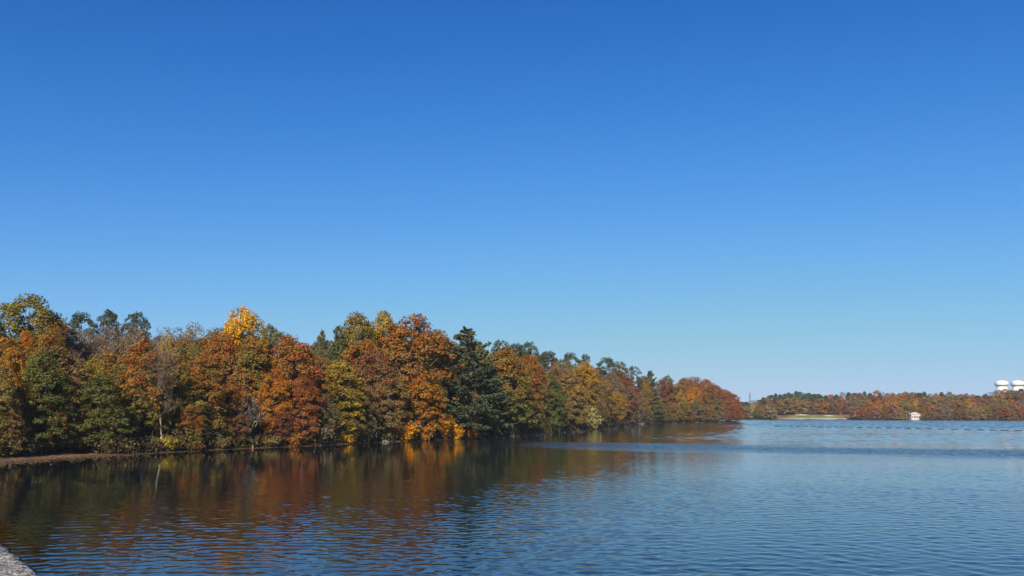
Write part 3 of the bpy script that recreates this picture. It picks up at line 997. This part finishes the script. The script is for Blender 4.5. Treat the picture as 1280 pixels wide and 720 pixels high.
def make_undergrowth():
    """brush and saplings filling the floor of the wood behind the first trees"""
    g = np.random.default_rng(5)
    P, Nn, S = [], [], []
    for px in np.arange(-40, 925, 3.2):
        Y0 = float(np.interp(px, SX, SY))
        for off in (2.5, 6, 11, 18, 27):
            Y = Y0 + off * g.uniform(0.75, 1.3) + (6 if px < 130 else 0)
            x = wpx(px + g.uniform(-3, 3), Y)
            z = gz(x, Y)
            r = g.uniform(1.0, 2.2)
            hgt = g.uniform(1.0, 2.2) * (1 + off * 0.13)
            n = 60 if Y0 < 260 else 20
            p = np.array([x, Y, z]) + g.normal(size=(n, 3)) * (r * 0.6, r * 0.6, 0) + np.stack([np.zeros(n), np.zeros(n), g.uniform(0.1, 1, n) * hgt], 1)
            P.append(p); Nn.append(unit(g.normal(size=(n, 3)) + (0, 0, 0.4))); S.append(0.20 * g.uniform(0.6, 1.4, n) * (1 if Y0 < 260 else 1.6))
    v, f = leaf_quads(np.concatenate(P), np.concatenate(Nn), np.concatenate(S), g)
    o = link('undergrowth', mesh_np('undergrowth', v, f), M_LEAF)
    o['leaf_low'] = [0.085, 0.055, 0.032]
    o['leaf_top'] = [0.10, 0.075, 0.035]
    tag(o, 'dim brown undergrowth on the floor of the wood along the near shore', 'undergrowth', kind='stuff')


make_undergrowth()

# ------------------------------------------------------------------ far shore
FP = {'round': [], 'conifer': [], 'bare': []}
for s in (1, 2, 3, 4, 5):
    a, b = make_broad(300 + s, kind='round' if s < 4 else 'egg', base=0.05, nclump=70, leaves=26, size=0.55, rc=(1.2, 2.1), mind=1.4)
    FP['round'].append((merge2('far_tree', a, b, M_BARK, M_LEAF), 20, 5))
for s in (1, 2):
    a, b = make_pine(320 + s, R0=4.2, base=0.15, style='top' if s == 2 else 'cone', tufts=9, size=0.75)
    FP['conifer'].append((merge2('far_pine', a, b, M_BARK, M_NEEDLE), 24, 4.4))
for s in (1, 2):
    a, b = make_broad(330 + s, kind='round', base=0.16, nclump=60, leaves=9, size=0.5, rc=(1.2, 2.0), mind=1.4)
    FP['bare'].append((merge2('far_tree', a, b, M_PALEBARK, M_LEAF), 20, 5))

FAR_TREES = []


def far_tree(px, topy, wp, Y, kind, pal, row):
    p = px2w(px, topy, Y)
    g0 = gz(p.x, p.y)
    me, H0, R0 = rnd.choice(FP[kind])
    o = link('pine_tree' if kind == 'conifer' else 'broadleaf_tree', me)
    o.location = (p.x, p.y, g0)
    sx = wp / F * Y / 2 / R0
    o.scale = (sx, sx, max(5.0, p.z - g0) / H0 * 0.97)
    o.rotation_euler = (0, 0, rnd.uniform(0, 6.28))
    paint(o, pal)
    for k in ('leaf_low', 'leaf_top'):
        q = list(o[k])
        l = 0.3 * q[0] + 0.59 * q[1] + 0.11 * q[2]
        o[k] = [(l + (c - l) * 1.0) * 1.1 for c in q]
    FAR_TREES.append((o, px, row, kind, pal))


def fshore(px): return float(np.interp(px, FX, FY))


# skyline row behind everything, then the middle of the slope, then the waterline
SKY_X = [925, 940, 955, 970, 985, 1000, 1015, 1035, 1050, 1065, 1090, 1120, 1150, 1180, 1205, 1220, 1235, 1250, 1265, 1285]
SKY_Y = [502, 500, 497, 492, 490, 490, 491, 494, 491, 490, 489.5, 490, 490.5, 491, 491.5, 493, 491, 487, 487, 486]


def skyl(px): return float(np.interp(px, SKY_X, SKY_Y))


fr = random.Random(31)
warm = ['orange', 'rust', 'gold', 'tan', 'brown', 'rustolive', 'olivegold', 'orange', 'maroon', 'red']
x = 926
while x < 1292:                                        # skyline
    if 948 < x < 1038 and fr.random() < 0.9: k, pal = 'conifer', fr.choice(['pine', 'bluepine'])
    elif 1045 < x < 1100 and fr.random() < 0.5: k, pal = 'conifer', 'bluepine'
    elif fr.random() < 0.2: k, pal = 'conifer', 'pine'
    elif fr.random() < 0.2: k, pal = 'bare', 'greybrown'
    else: k, pal = 'round', fr.choice(['orange', 'rust', 'gold', 'brown', 'olivegold', 'tan'])
    Y = (fshore(x) + fr.uniform(95, 135)) if x < 1215 else fr.uniform(1000, 1080)
    far_tree(x, skyl(x) + fr.uniform(-1.0, 2.0), fr.uniform(11, 17), Y, k, pal, 'skyline')
    x += fr.uniform(6, 9) if not 948 < x < 1038 else fr.uniform(4, 6.5)
x = 930
while x < 1290:                                        # upper slope
    far_tree(x, skyl(x) + fr.uniform(3.5, 6.0), fr.uniform(14, 19), fshore(x) + fr.uniform(62, 90), *(('conifer', 'pine') if 955 < x < 1030 and fr.random() < 0.75 else ('round', fr.choice(warm)) if fr.random() < 0.85 else ('conifer', 'pine')), 'upper slope')
    x += fr.uniform(10, 14)
x = 928
while x < 1290:                                        # middle of the slope
    ty = max(skyl(x) + 8, 499 + fr.uniform(-1.5, 3))
    far_tree(x, ty, fr.uniform(13, 18), fshore(x) + (fr.uniform(48, 58) if 970 < x < 1066 else fr.uniform(26, 46)), *(('round', fr.choice(warm)) if fr.random() < 0.8 else ('bare', 'greybrown')), 'middle slope')
    x += fr.uniform(9, 13)
x = 926
while x < 1290:                                        # waterline
    if not (974 < x < 1060) and not (1131 < x < 1155):
        pal = fr.choice(['pink', 'tan', 'maroon', 'brown', 'red', 'rust', 'greybrown', 'olive'] if x > 1060 else ['olive', 'sage', 'greygreen', 'brownolive', 'tan'])
        far_tree(x, fr.uniform(505, 511), fr.uniform(10, 16), fshore(x) + fr.uniform(1.2, 5), 'round' if pal != 'greybrown' else 'bare', pal, 'waterline')
    x += fr.uniform(6.5, 10)

g = np.random.default_rng(15)
P, Nn, S = [], [], []
for px in np.arange(915, 1296, 0.55):
    for off in (1.0, 4, 9, 16):
        if 968 < px < 1064 or 1136 < px < 1149: continue
        Y = fshore(px) + off * g.uniform(0.7, 1.3)
        xx = wpx(px, Y)
        n = 14
        P.append(np.array([xx, Y, max(0.1, gz(xx, Y))]) + g.normal(size=(n, 3)) * (0.8, 0.8, 0) + np.stack([np.zeros(n), np.zeros(n), g.uniform(0.05, 2.6, n)], 1))
        Nn.append(unit(g.normal(size=(n, 3)) + (0, -0.3, 0.4)))
        S.append(0.5 * g.uniform(0.6, 1.3, n))
v, f = leaf_quads(np.concatenate(P), np.concatenate(Nn), np.concatenate(S), g)
o = link('undergrowth', mesh_np('far_undergrowth', v, f), M_LEAF)
o['leaf_low'] = [0.10, 0.07, 0.05]
o['leaf_top'] = [0.12, 0.085, 0.05]
tag(o, 'dull brown brush along the far waterline', 'undergrowth', kind='stuff')

ADJ = {'rust': 'rust', 'rustolive': 'russet-olive', 'orange': 'orange', 'brightorange': 'bright orange', 'gold': 'golden', 'olive': 'olive', 'olivegold': 'olive-gold', 'pine': 'dark green', 'bluepine': 'blue-green',
       'brown': 'brown', 'brownolive': 'olive-brown', 'maroon': 'maroon', 'red': 'red', 'pink': 'pinkish', 'tan': 'tan', 'sage': 'sage', 'greybrown': 'grey-brown', 'greygreen': 'grey-green'}
MARKS = [('the phone mast', 937), ('the sandy beach', 1018), ('the white gatehouse', 1142), ('the left water tower', 1251.5)]
ORD = ['nearest', 'second', 'third', 'fourth', 'fifth', 'sixth', 'seventh', 'eighth', 'ninth', 'tenth', 'eleventh', 'twelfth', 'thirteenth', 'fourteenth']
FRONT = [(38, 'tall olive-gold tree'), (126, 'dark green full-leaved tree'), (179, 'rust-topped tree'), (211, 'grey bare pale-trunked tree'), (256, 'broad russet tree'), (305, 'golden top'),
         (366, 'large rust-orange round crown'), (426, 'yellow-olive tree'), (470, 'maroon-brown tree'), (515, 'tallest rust tree'), (584, 'giant dark pine'), (632, 'orange-capped olive tree'), (689, 'dark green cove tree'),
         (731, 'golden crown'), (777, 'wine-red crown'), (812, 'tall green conifer'), (846, 'ochre crown'), (868, 'bright orange crown'), (905, 'rust crown near the tip')]
bins = {}
for o, px, rank, kind, pal in INNER:
    mk = min(FRONT, key=lambda m: abs(m[0] - px))
    word = 'pine top' if kind == 'pinetop' else 'bare crown' if kind == 'bare' else 'crown'
    adj = {'': 'grey-brown', 'orangeolive': 'orange-olive', 'pine': 'dark'}.get(pal) or {'rust': 'rust', 'rustolive': 'russet-olive', 'olive': 'olive', 'brown': 'brown', 'brownolive': 'olive-brown', 'greybrown': 'grey-brown'}[pal]
    bins.setdefault((rank, adj, word, mk, px >= mk[0]), []).append((abs(mk[0] - px), o))
for (rank, adj, word, mk, right), lst in bins.items():
    lst.sort(key=lambda q: q[0])
    for i, (d, o) in enumerate(lst):
        lead = '' if len(lst) == 1 else ORD[i] + ' '
        tag(o, f"{lead}{adj} {word} {('on the crest', 'deep', 'close')[rank]} behind the {mk[1]}, on its {'right' if right else 'left'}")
bins = {}
for o, px, row, kind, pal in FAR_TREES:
    mk = min(MARKS, key=lambda m: abs(m[1] - px))
    bins.setdefault((row, ADJ[pal], 'pine' if kind == 'conifer' else 'thin tree' if kind == 'bare' else 'tree', mk, px >= mk[1]), []).append((abs(px - mk[1]), o))
for (row, adj, word, mk, right), lst in bins.items():
    lst.sort(key=lambda q: q[0])
    for i, (d, o) in enumerate(lst):
        where = {'skyline': 'on the far skyline', 'upper slope': 'high on the far slope', 'middle slope': 'halfway up the far slope', 'waterline': 'at the far waterline'}[row]
        lead = '' if len(lst) == 1 else ORD[i] + ' '
        tag(o, f"{lead}{adj} {word} {where}, {'right' if right else 'left'} of {mk[0]}", 'pine tree' if word == 'pine' else 'tree', 'trees of the wooded far shore')


def far_sheet(name, s0, s1, pxa, pxb, lift, mat, seed):
    """a patch of ground cover lying on the far slope between two distances from the water"""
    g = random.Random(seed)
    n, k = 60, 10
    v = []
    for i in range(n):
        px = pxa + (pxb - pxa) * i / (n - 1)
        e = math.sin(math.pi * i / (n - 1)) ** 0.35
        for j in range(k):
            s = s0 + (s1 - s0) * (0.5 + (j / (k - 1) - 0.5) * e) + 0.6 * math.sin(i * 0.9 + seed) * (1 if j else 0)
            Y = fshore(px) + s
            xx = wpx(px, Y)
            v.append((xx, Y, max(0.02, gz(xx, Y)) + lift))
    f = [(i * k + j, (i + 1) * k + j, (i + 1) * k + j + 1, i * k + j + 1) for i in range(n - 1) for j in range(k - 1)]
    return link(name, mesh_np(name, v, f, True), mat)


M_SAND = plain('pale_sand', (0.34, 0.31, 0.23), 0.95, 0.15, 0.15)
M_GRASS = plain('mown_grass', (0.17, 0.175, 0.04), 0.95, 0.3, 0.1)
tag(far_sheet('sandy_beach', -1.0, 9, 972, 1060, 0.06, M_SAND, 1), kind='structure')
tag(far_sheet('grass_clearing', 8.5, 40, 985, 1056, 0.10, M_GRASS, 2), 'olive-green grass strip behind the pale beach on the far shore', 'grass', kind='stuff')
for a, b, c, d, lab in ((993, 1010, 33, 42, 'long low pale sand heap at the left end of the grass clearing'), (1029, 1042, 24, 33, 'short pale sand heap at the right end of the grass clearing')):
    bm = bmesh.new()
    cx, cy = (a + b) / 2, fshore((a + b) / 2) + (c + d) / 2
    X0, X1 = wpx(a, cy), wpx(b, cy)
    r = bmesh.ops.create_icosphere(bm, subdivisions=4, radius=1)
    for v in bm.verts:
        q = 1 + 0.12 * math.sin(v.co.x * 7) * math.cos(v.co.y * 5)
        v.co = Vector((v.co.x * (X1 - X0) / 2 * q, v.co.y * (d - c) / 2, max(-0.3, v.co.z * 0.9 * q)))
    o = link('sand_heap', bm_mesh('sand_heap', bm, True), M_SAND)
    o.location = ((X0 + X1) / 2, cy, gz((X0 + X1) / 2, cy))
    tag(o, lab, 'sand heap')

# ------------------------------------------------------------------ gatehouse
M_WALL = plain('white_render', (0.46, 0.40, 0.39), 0.7, 0.06, 0.4)
M_ROOF = plain('pale_roof', (0.40, 0.34, 0.33), 0.7, 0.12, 0.8)
M_DARK = plain('dark_glass', (0.05, 0.05, 0.055), 0.3, 0.2, 1.0)
M_STONE = plain('pale_stone', (0.42, 0.40, 0.37), 0.9, 0.25, 2.0, bump=0.03)


def gatehouse():
    Y = fshore(1142.5) + 2.2
    x = wpx(1142.5, Y)
    r = bpy.data.objects.new('gatehouse', None)
    COL.objects.link(r)
    r.location = (x, Y, 0)
    tag(r, 'small white gatehouse with pitched roof standing at the far waterline', 'gatehouse')
    w, dp = 5.3, 3.6
    r.scale = (0.74, 0.8, 0.95)
    bm = bmesh.new()
    bm_box(bm, -w - 0.3, w + 0.3, -dp - 0.3, dp + 0.3, -2.5, 0.55, 0.05)
    link('foundation', bm_mesh('foundation', bm), M_STONE, r)
    # walls with real openings: piers, sill band and lintel band on the front and sides
    bm = bmesh.new()
    sill, head, eave = 1.3, 3.5, 4.6
    for sy in (-1, 1):
        y0, y1 = (sy * dp - 0.25, sy * dp) if sy > 0 else (-dp, -dp + 0.25)
        bm_box(bm, -w, w, y0, y1, 0.55, sill)
        bm_box(bm, -w, w, y0, y1, head, eave)
        xs = np.linspace(-w, w, 6)
        for i, q in enumerate(xs):
            a, b = (q, q + 0.8) if i == 0 else (q - 0.8, q) if i == 5 else (q - 0.38, q + 0.38)
            bm_box(bm, a, b, y0, y1, sill, head)
    for sx in (-1, 1):
        x0, x1 = (w - 0.25, w) if sx > 0 else (-w, -w + 0.25)
        bm_box(bm, x0, x1, -dp + 0.25, dp - 0.25, 0.55, sill)
        bm_box(bm, x0, x1, -dp + 0.25, dp - 0.25, head, eave)
        for q in (-dp + 0.25, -0.5, dp - 1.25):
            bm_box(bm, x0, x1, q, q + 1.0, sill, head)
    link('wall', bm_mesh('wall', bm), M_WALL, r)
    xs = np.linspace(-w, w, 6)
    for i in range(5):
        a = xs[i] + (0.8 if i == 0 else 0.38)
        b = xs[i + 1] - (0.8 if i == 4 else 0.38)
        bm = bmesh.new()
        bm_box(bm, a - 0.02, b + 0.02, -dp + 0.16, -dp + 0.20, sill - 0.02, head + 0.02)
        wi = link('window', bm_mesh('window', bm), M_DARK, r)
        bm = bmesh.new()
        bm_box(bm, (a + b) / 2 - 0.05, (a + b) / 2 + 0.05, -dp + 0.10, -dp + 0.157, sill, head)
        link('frame', bm_mesh('frame', bm), M_WALL, wi)
    bm = bmesh.new()
    bm_box(bm, -w - 0.35, w + 0.35, -dp - 0.35, dp + 0.35, eave, eave + 0.25, 0.04)
    link('cornice', bm_mesh('cornice', bm), M_WALL, r)
    bm = bmesh.new()                                    # hipped roof
    e = [bm.verts.new(p) for p in ((-w - 0.5, -dp - 0.5, eave + 0.25), (w + 0.5, -dp - 0.5, eave + 0.25), (w + 0.5, dp + 0.5, eave + 0.25), (-w - 0.5, dp + 0.5, eave + 0.25))]
    t = [bm.verts.new((-2.2, 0, eave + 2.3)), bm.verts.new((2.2, 0, eave + 2.3))]
    for fc in ((e[0], e[1], t[1], t[0]), (e[1], e[2], t[1]), (e[2], e[3], t[0], t[1]), (e[3], e[0], t[0]), (e[3], e[2], e[1], e[0])): bm.faces.new(fc)
    link('roof', bm_mesh('roof', bm), M_ROOF, r)


gatehouse()

# ------------------------------------------------------------------ water towers, mast, cables
M_TANK = plain('white_tank_paint', (0.60, 0.60, 0.59), 0.45, 0.04, 0.1)
M_STEEL = plain('grey_steel', (0.15, 0.155, 0.16), 0.5, 0.15, 0.3, 0.3)


def water_tower(px, label):
    Y = 1420.0
    top = px2w(px, 475.2, Y)
    g0 = gz(top.x, Y)
    r = bpy.data.objects.new('water_tower', None)
    COL.objects.link(r)
    r.location = (top.x, Y, g0)
    tag(r, label, 'water tower', 'white water towers on the far hill')
    H = top.z - g0
    Rt = 7.5 / F * Y
    Rp = Rt * 0.80
    bm = bmesh.new()
    bm_lathe(bm, [(Rp * 1.06, -1), (Rp, 2.5), (Rp, H - 11.0)], 40)
    link('pedestal', bm_mesh('pedestal', bm, True), M_TANK, r)
    bm = bmesh.new()
    prof = [(Rp * 0.99, H - 10.6), (Rp * 1.01, H - 10.3), (Rt * 0.93, H - 9.3), (Rt * 0.99, H - 8.0), (Rt, H - 6.6), (Rt, H - 5.2)]
    for k in range(1, 9):
        a = k / 8 * math.pi / 2
        prof.append((max(0.8, Rt * math.cos(a) ** 0.75), H - 5.2 + 5.0 * math.sin(a)))
    bm_lathe(bm, prof, 48)
    tk = link('tank', bm_mesh('tank', bm, True), M_TANK, r)
    bm = bmesh.new()
    bm_lathe(bm, [(Rt * 0.985, H - 9.35), (Rt * 1.035, H - 9.3), (Rt * 1.035, H - 8.2), (Rt * 0.995, H - 8.15)], 48)  # added grey ring, stands in for the shadow line under the tank's bulge
    link('bulge_shade_ring', bm_mesh('bulge_shade_ring', bm), M_STEEL, r)
    bm = bmesh.new()
    bm_lathe(bm, [(0.7, H - 0.35), (0.7, H + 0.5), (0.2, H + 0.9)], 14)
    link('vent_cap', bm_mesh('vent_cap', bm, True), M_TANK, tk)


water_tower(1251.5, 'left one of two white water towers above the autumn hill')
water_tower(1271.5, 'right one of two white water towers, nearest the right edge')


def mast():
    Y = 1180.0
    top = px2w(937, 490.5, Y)
    g0 = gz(top.x, Y)
    H = top.z - g0
    r = bpy.data.objects.new('phone_mast', None)
    COL.objects.link(r)
    r.location = (top.x, Y, g0)
    tag(r, 'thin grey lattice phone mast above the trees beyond the point', 'mast')
    tb = Tubes()
    n = int(H / 2.5)
    wd = lambda z: 1.5 - 0.6 * z / H
    for a in (0, 2.094, 4.189):
        tb.add([(wd(0) * math.cos(a), wd(0) * math.sin(a), -1), (wd(H) * math.cos(a), wd(H) * math.sin(a), H)], [0.26, 0.22], 6)
        b = a + 2.094
        for k in range(n):
            z0, z1 = k * H / n, (k + 1) * H / n
            tb.add([(wd(z0) * math.cos(a), wd(z0) * math.sin(a), z0), (wd(z1) * math.cos(b), wd(z1) * math.sin(b), z1)], [0.12, 0.12], 4)
    link('lattice', tb.mesh('lattice'), M_STEEL, r)
    for a in (0.3, 2.4, 4.5):
        bm = bmesh.new()
        bm_box(bm, -0.22, 0.22, -0.1, 0.1, -1.1, 1.1, 0.03)
        o = link('antenna', bm_mesh('antenna', bm), M_TANK, r)
        o.location = (1.0 * math.cos(a), 1.0 * math.sin(a), H - 1.6)
        o.rotation_euler = (0, 0, a + math.pi / 2)


mast()

M_WIRE = plain('bare_wire', (0.45, 0.45, 0.44), 0.4, 0.1, 1.0, 0.5)


def cable(ya, ym, yb, label):
    Y = 716.0
    pts = []
    for i in range(25):
        t = i / 24
        px = 1132 + 108 * t
        py = ya * (1 - t) ** 2 + (2 * ym - 0.5 * ya - 0.5 * yb) * 2 * t * (1 - t) + yb * t * t
        pts.append(px2w(px, py, Y - 30 * t))
    tb = Tubes()
    tb.add(pts, [0.07] * len(pts), 5)
    tag(link('overhead_cable', tb.mesh('overhead_cable'), M_WIRE), label, 'cable', 'overhead cables in front of the far slope')
    return pts[0], pts[-1]


a0, a1 = cable(499.5, 501.5, 499.5, 'upper overhead cable strung in front of the far wood')
b0, b1 = cable(508.0, 509.6, 506.5, 'lower overhead cable strung in front of the far wood')
for p, q, lab in ((a0, b0, 'slim pale utility pole left of the white gatehouse'), (a1, b1, 'slim utility pole among far trees between gatehouse and water towers')):
    tb = Tubes()
    z0 = gz(p.x, p.y)
    tb.add([(0, 0, -0.5), (0, 0, p.z - z0 + 0.6)], [0.11, 0.08], 8)
    r = bpy.data.objects.new('utility_pole', None)
    COL.objects.link(r)
    r.location = (p.x, p.y, z0)
    tag(r, lab, 'pole', 'utility poles on the far shore')
    link('pole', tb.mesh('pole'), M_PALEBARK, r)
    bm = bmesh.new()
    bm_box(bm, -0.06, 0.06, -1.0, 1.0, p.z - z0 - 0.25, p.z - z0 - 0.08)
    link('crossarm', bm_mesh('crossarm', bm), M_PALEBARK, r)

# ------------------------------------------------------------------ float line across the lake
M_FLOAT = plain('dark_float', (0.035, 0.04, 0.05), 0.5, 0.2, 1.0)
fa, fb = px_on(972, 533.0, 0), px_on(1292, 538.9, 0)
nfl = int((fb - fa).length / 4.1)
bm = bmesh.new()
bm_lathe(bm, [(0.04, -1.32), (0.13, -1.27), (0.19, -1.15), (0.20, -0.9), (0.20, 0.9), (0.19, 1.15), (0.13, 1.27), (0.04, 1.32)], 14)
bmesh.ops.rotate(bm, verts=bm.verts, cent=(0, 0, 0), matrix=Matrix.Rotation(math.pi / 2, 3, 'Y'))
fme = bm_mesh('boom_float', bm, True)
fpts = []
for i in range(nfl + 1):
    t = i / nfl
    p = fa.lerp(fb, t + rnd.uniform(-0.0022, 0.0022)) + Vector((0, 7.0 * math.sin(math.pi * t) ** 1.4 + 0.7 * math.sin(i * 0.8) + rnd.uniform(-0.35, 0.35), 0.05))
    fpts.append(p)
for i, p in enumerate(fpts):
    q, w_ = fpts[max(0, i - 1)], fpts[min(nfl, i + 1)]
    o = link('boom_float', fme, M_FLOAT)
    o.location = p
    o.rotation_euler = (0, 0, math.atan2(w_.y - q.y, w_.x - q.x) + rnd.uniform(-0.12, 0.12))
    tag(o, 'dark cylindrical float in the boom line across the open lake', 'float', 'floats of the boom line')
tb = Tubes()
tb.add([p + Vector((0, 0, -0.07)) for p in fpts], [0.03] * len(fpts), 5)
tag(link('boom_cable', tb.mesh('boom_cable'), M_STEEL), 'thin steel cable linking the dark floats across the lake', 'cable')

M_ROCK = plain('grey_rock', (0.12, 0.105, 0.09), 0.9, 0.3, 2.0, bump=0.03)
# ------------------------------------------------------------------ boulders, logs, floating leaves
for px, off, sz, lab in ((483, 0.3, 1.5, 'pale grey boulder at the waterline below the dark brown tree'), (723, 0.2, 1.4, 'small pale boulder at the water left of the sage bush'), (801, 0.3, 2.4, 'long pale boulder at the water below the tall green conifer'), (640, 0.4, 1.1, 'small grey boulder at the shaded cove')):
    Y = float(np.interp(px, SX, SY)) + off
    bm = bmesh.new()
    bmesh.ops.create_icosphere(bm, subdivisions=3, radius=1)
    g = random.Random(px)
    a, b, c = g.uniform(0, 6), g.uniform(0, 6), g.uniform(0, 6)
    for v in bm.verts:
        q = 1 + 0.16 * math.sin(v.co.x * 3 + a) + 0.14 * math.sin(v.co.y * 4 + b) + 0.1 * math.sin(v.co.z * 5 + c)
        v.co = Vector((v.co.x * sz * 0.6 * q, v.co.y * sz * 0.4 * q, v.co.z * sz * 0.26 * q))
    o = link('boulder', bm_mesh('boulder', bm, True), M_ROCK)
    o.location = (wpx(px, Y), Y, 0.08)
    tag(o, lab, 'boulder')
tb = Tubes()
Y = float(np.interp(336, SX, SY)) + 1.3
x0 = wpx(336, Y)
tb.add([(-1.9, 0.3, 0.1), (-0.8, 0, 0.9), (0.4, -0.1, 1.15), (1.5, 0, 0.8), (2.3, 0.2, 0.1)], [0.13, 0.11, 0.09, 0.06, 0.03], 7)
for k in range(9):
    a = rnd.uniform(-1.2, 1.6)
    tb.add([(a, 0, 0.95), (a + rnd.uniform(-0.4, 0.7), rnd.uniform(-0.5, 0.5), 0.7), (a + rnd.uniform(0.2, 1.2), rnd.uniform(-0.6, 0.6), rnd.uniform(0.15, 1.5))], [0.04, 0.03, 0.012], 4)
o = link('fallen_tree', tb.mesh('fallen_tree'), M_PALEBARK)
o.location = (x0, Y, gz(x0, Y))
tag(o, 'pale fallen tree arching over the straw-coloured shrub', 'fallen tree')

g = np.random.default_rng(77)
P = []
for k in range(4200):
    px = g.uniform(-10, 560) ** 1.0
    d = abs(g.normal()) * (5.5 if px < 190 else 1.2) * (0.5 + 0.5 * math.sin(px * 0.11) ** 2)
    Y = float(np.interp(px, SX, SY)) - d + 0.8
    if k % 2: Y = float(np.interp(px, SX, SY)) + g.uniform(-0.5, 8 if px < 190 else 2.5)
    P.append((wpx(px, Y), Y, max(0.0, gz(wpx(px, Y), Y)) + 0.015))
v, f = leaf_quads(np.array(P), unit(np.array([0, 0, 1.0]) + 0.12 * g.normal(size=(len(P), 3))), 0.10 * g.uniform(0.6, 1.8, len(P)), g, 0.8)
v[:, 2] = np.maximum(v[:, 2], 0.004) + np.repeat(wave_height(np.array(P)[:, 0], np.array(P)[:, 1]), 4)
o = link('floating_leaves', mesh_np('floating_leaves', v, f), M_LEAF)
o['leaf_low'] = [0.30, 0.17, 0.09]
o['leaf_top'] = [0.30, 0.17, 0.09]
tag(o, 'fallen leaves floating along the near waterline', 'fallen leaves', kind='stuff')

# ------------------------------------------------------------------ air between the camera and the far shore
def haze():
    m, nt, out = new_mat('haze')
    v = nt.nodes.new('ShaderNodeVolumePrincipled')
    v.inputs['Color'].default_value = (0.78, 0.88, 1.0, 1)
    v.inputs['Density'].default_value = 0.00009
    nt.links.new(v.outputs[0], out.inputs['Volume'])
    bm = bmesh.new()
    bm_box(bm, -2600, 2600, -700, 2600, -7.0, 95.0)
    tag(link('haze', bm_mesh('haze', bm), m), kind='stuff')


haze()

# ------------------------------------------------------------------ dam parapet below the camera
def parapet():
    zt = CH - 0.55
    a, b = px_on(0, 682, zt), px_on(48, 720, zt)
    d = (a - b).normalized()                            # runs away to the left bank
    nrm = Vector((d.y, -d.x, 0))                        # towards the lake
    m, nt, out = new_mat('rough_concrete')
    h = N(nt)
    pos = h.node('ShaderNodeNewGeometry').outputs['Position']
    n1 = h.noise(pos, 7, 4, 0.6)
    n2 = h.noise(pos, 75, 4, 0.7)
    vo = h.node('ShaderNodeTexVoronoi')
    vo.inputs['Scale'].default_value = 95
    nt.links.new(pos, vo.inputs['Vector'])
    c = h.mix(h.maprange(n2, 0.42, 0.58, 0, 1), (0.05, 0.046, 0.042), (0.58, 0.55, 0.50))
    c = h.mix(h.maprange(vo.outputs[0], 0.0, 0.45, 0.55, 0), c, (0.62, 0.60, 0.57))
    c = h.mix(h.maprange(n1, 0.40, 0.62, 0, 0.75), c, (0.12, 0.112, 0.10))
    bs = h.node('ShaderNodeBsdfPrincipled')
    nt.links.new(c, bs.inputs['Base Color'])
    bs.inputs['Roughness'].default_value = 0.95
    bs.inputs['Specular IOR Level'].default_value = 0.1
    bp = h.node('ShaderNodeBump')
    bp.inputs['Distance'].default_value = 0.006
    nt.links.new(n2, bp.inputs['Height'])
    nt.links.new(bp.outputs[0], bs.inputs['Normal'])
    nt.links.new(bs.outputs[0], out.inputs[0])
    r = bpy.data.objects.new('parapet_wall', None)
    COL.objects.link(r)
    r.location = (b.x, b.y, 0)
    tag(r, 'rough speckled concrete parapet at the bottom left corner', 'parapet')
    g = random.Random(9)
    ss = [-6 + 0.25 * i for i in range(22)] + [-0.5 + 0.02 * i for i in range(300)] + [5.6 + 0.5 * i for i in range(200)]
    # coping: profile points (out from the lake edge, height)
    prof = [(-0.03, -0.16), (0.0, -0.14), (0.0, -0.025), (-0.007, -0.008), (-0.025, 0.0)] + [(-0.025 - 0.02 * k, 0.0) for k in range(1, 20)] + [(-0.42, -0.008), (-0.43, -0.025), (-0.43, -0.14), (-0.40, -0.16)]
    V = []
    for s in ss:
        for k, (u, z) in enumerate(prof):
            e = 0.007 if k < 6 else 0.004
            jx = e * (math.sin(s * 23 + k) + math.sin(s * 57 + 2 * k) + math.sin(s * 131 + k * 3)) / 2 + g.uniform(-1, 1) * 0.0035
            jz = 0.003 * (math.sin(s * 31 + k * 1.3) + math.sin(s * 83 + k * 2.1)) + g.uniform(-1, 1) * 0.002
            p = d * s + nrm * (u + jx + 0.022)
            V.append((p.x, p.y, zt + z + jz))
    k = len(prof)
    Fq = [(i * k + j, i * k + j + 1, (i + 1) * k + j + 1, (i + 1) * k + j) for i in range(len(ss) - 1) for j in range(k - 1)]
    Fq += [(i * k, (i + 1) * k, (i + 1) * k + k - 1, i * k + k - 1) for i in range(len(ss) - 1)]
    link('coping', mesh_np('coping', V, Fq), m, r)
    bm = bmesh.new()
    rows = []
    for s in (-6, 110):
        rows.append([bm.verts.new((d.x * s + nrm.x * u, d.y * s + nrm.y * u, z)) for u, z in ((-0.06, zt - 0.161), (-0.06, 4.0), (0.6, -4.0), (-0.9, -4.0), (-0.37, 4.0), (-0.37, zt - 0.161))])
    for i in range(6):
        j = (i + 1) % 6
        bm.faces.new((rows[0][i], rows[0][j], rows[1][j], rows[1][i]))
    bm.faces.new(rows[0]); bm.faces.new(rows[1][::-1])
    link('wall', bm_mesh('wall', bm), m, r)
    bm = bmesh.new()                                    # walkway on top of the dam
    q = []
    for s, u in ((-6, -0.45), (110, -0.45), (110, -4.5), (-6, -4.5)):
        p = b + d * s + nrm * u
        q.append((p.x, p.y))
    lo = [bm.verts.new((x, y, 0.5)) for x, y in q]
    hi = [bm.verts.new((x, y, 4.35)) for x, y in q]
    bm.faces.new(hi); bm.faces.new(lo[::-1])
    for i in range(4): bm.faces.new((lo[i], lo[(i + 1) % 4], hi[(i + 1) % 4], hi[i]))
    tag(link('walkway', bm_mesh('walkway', bm), M_STONE), kind='structure')


parapet()
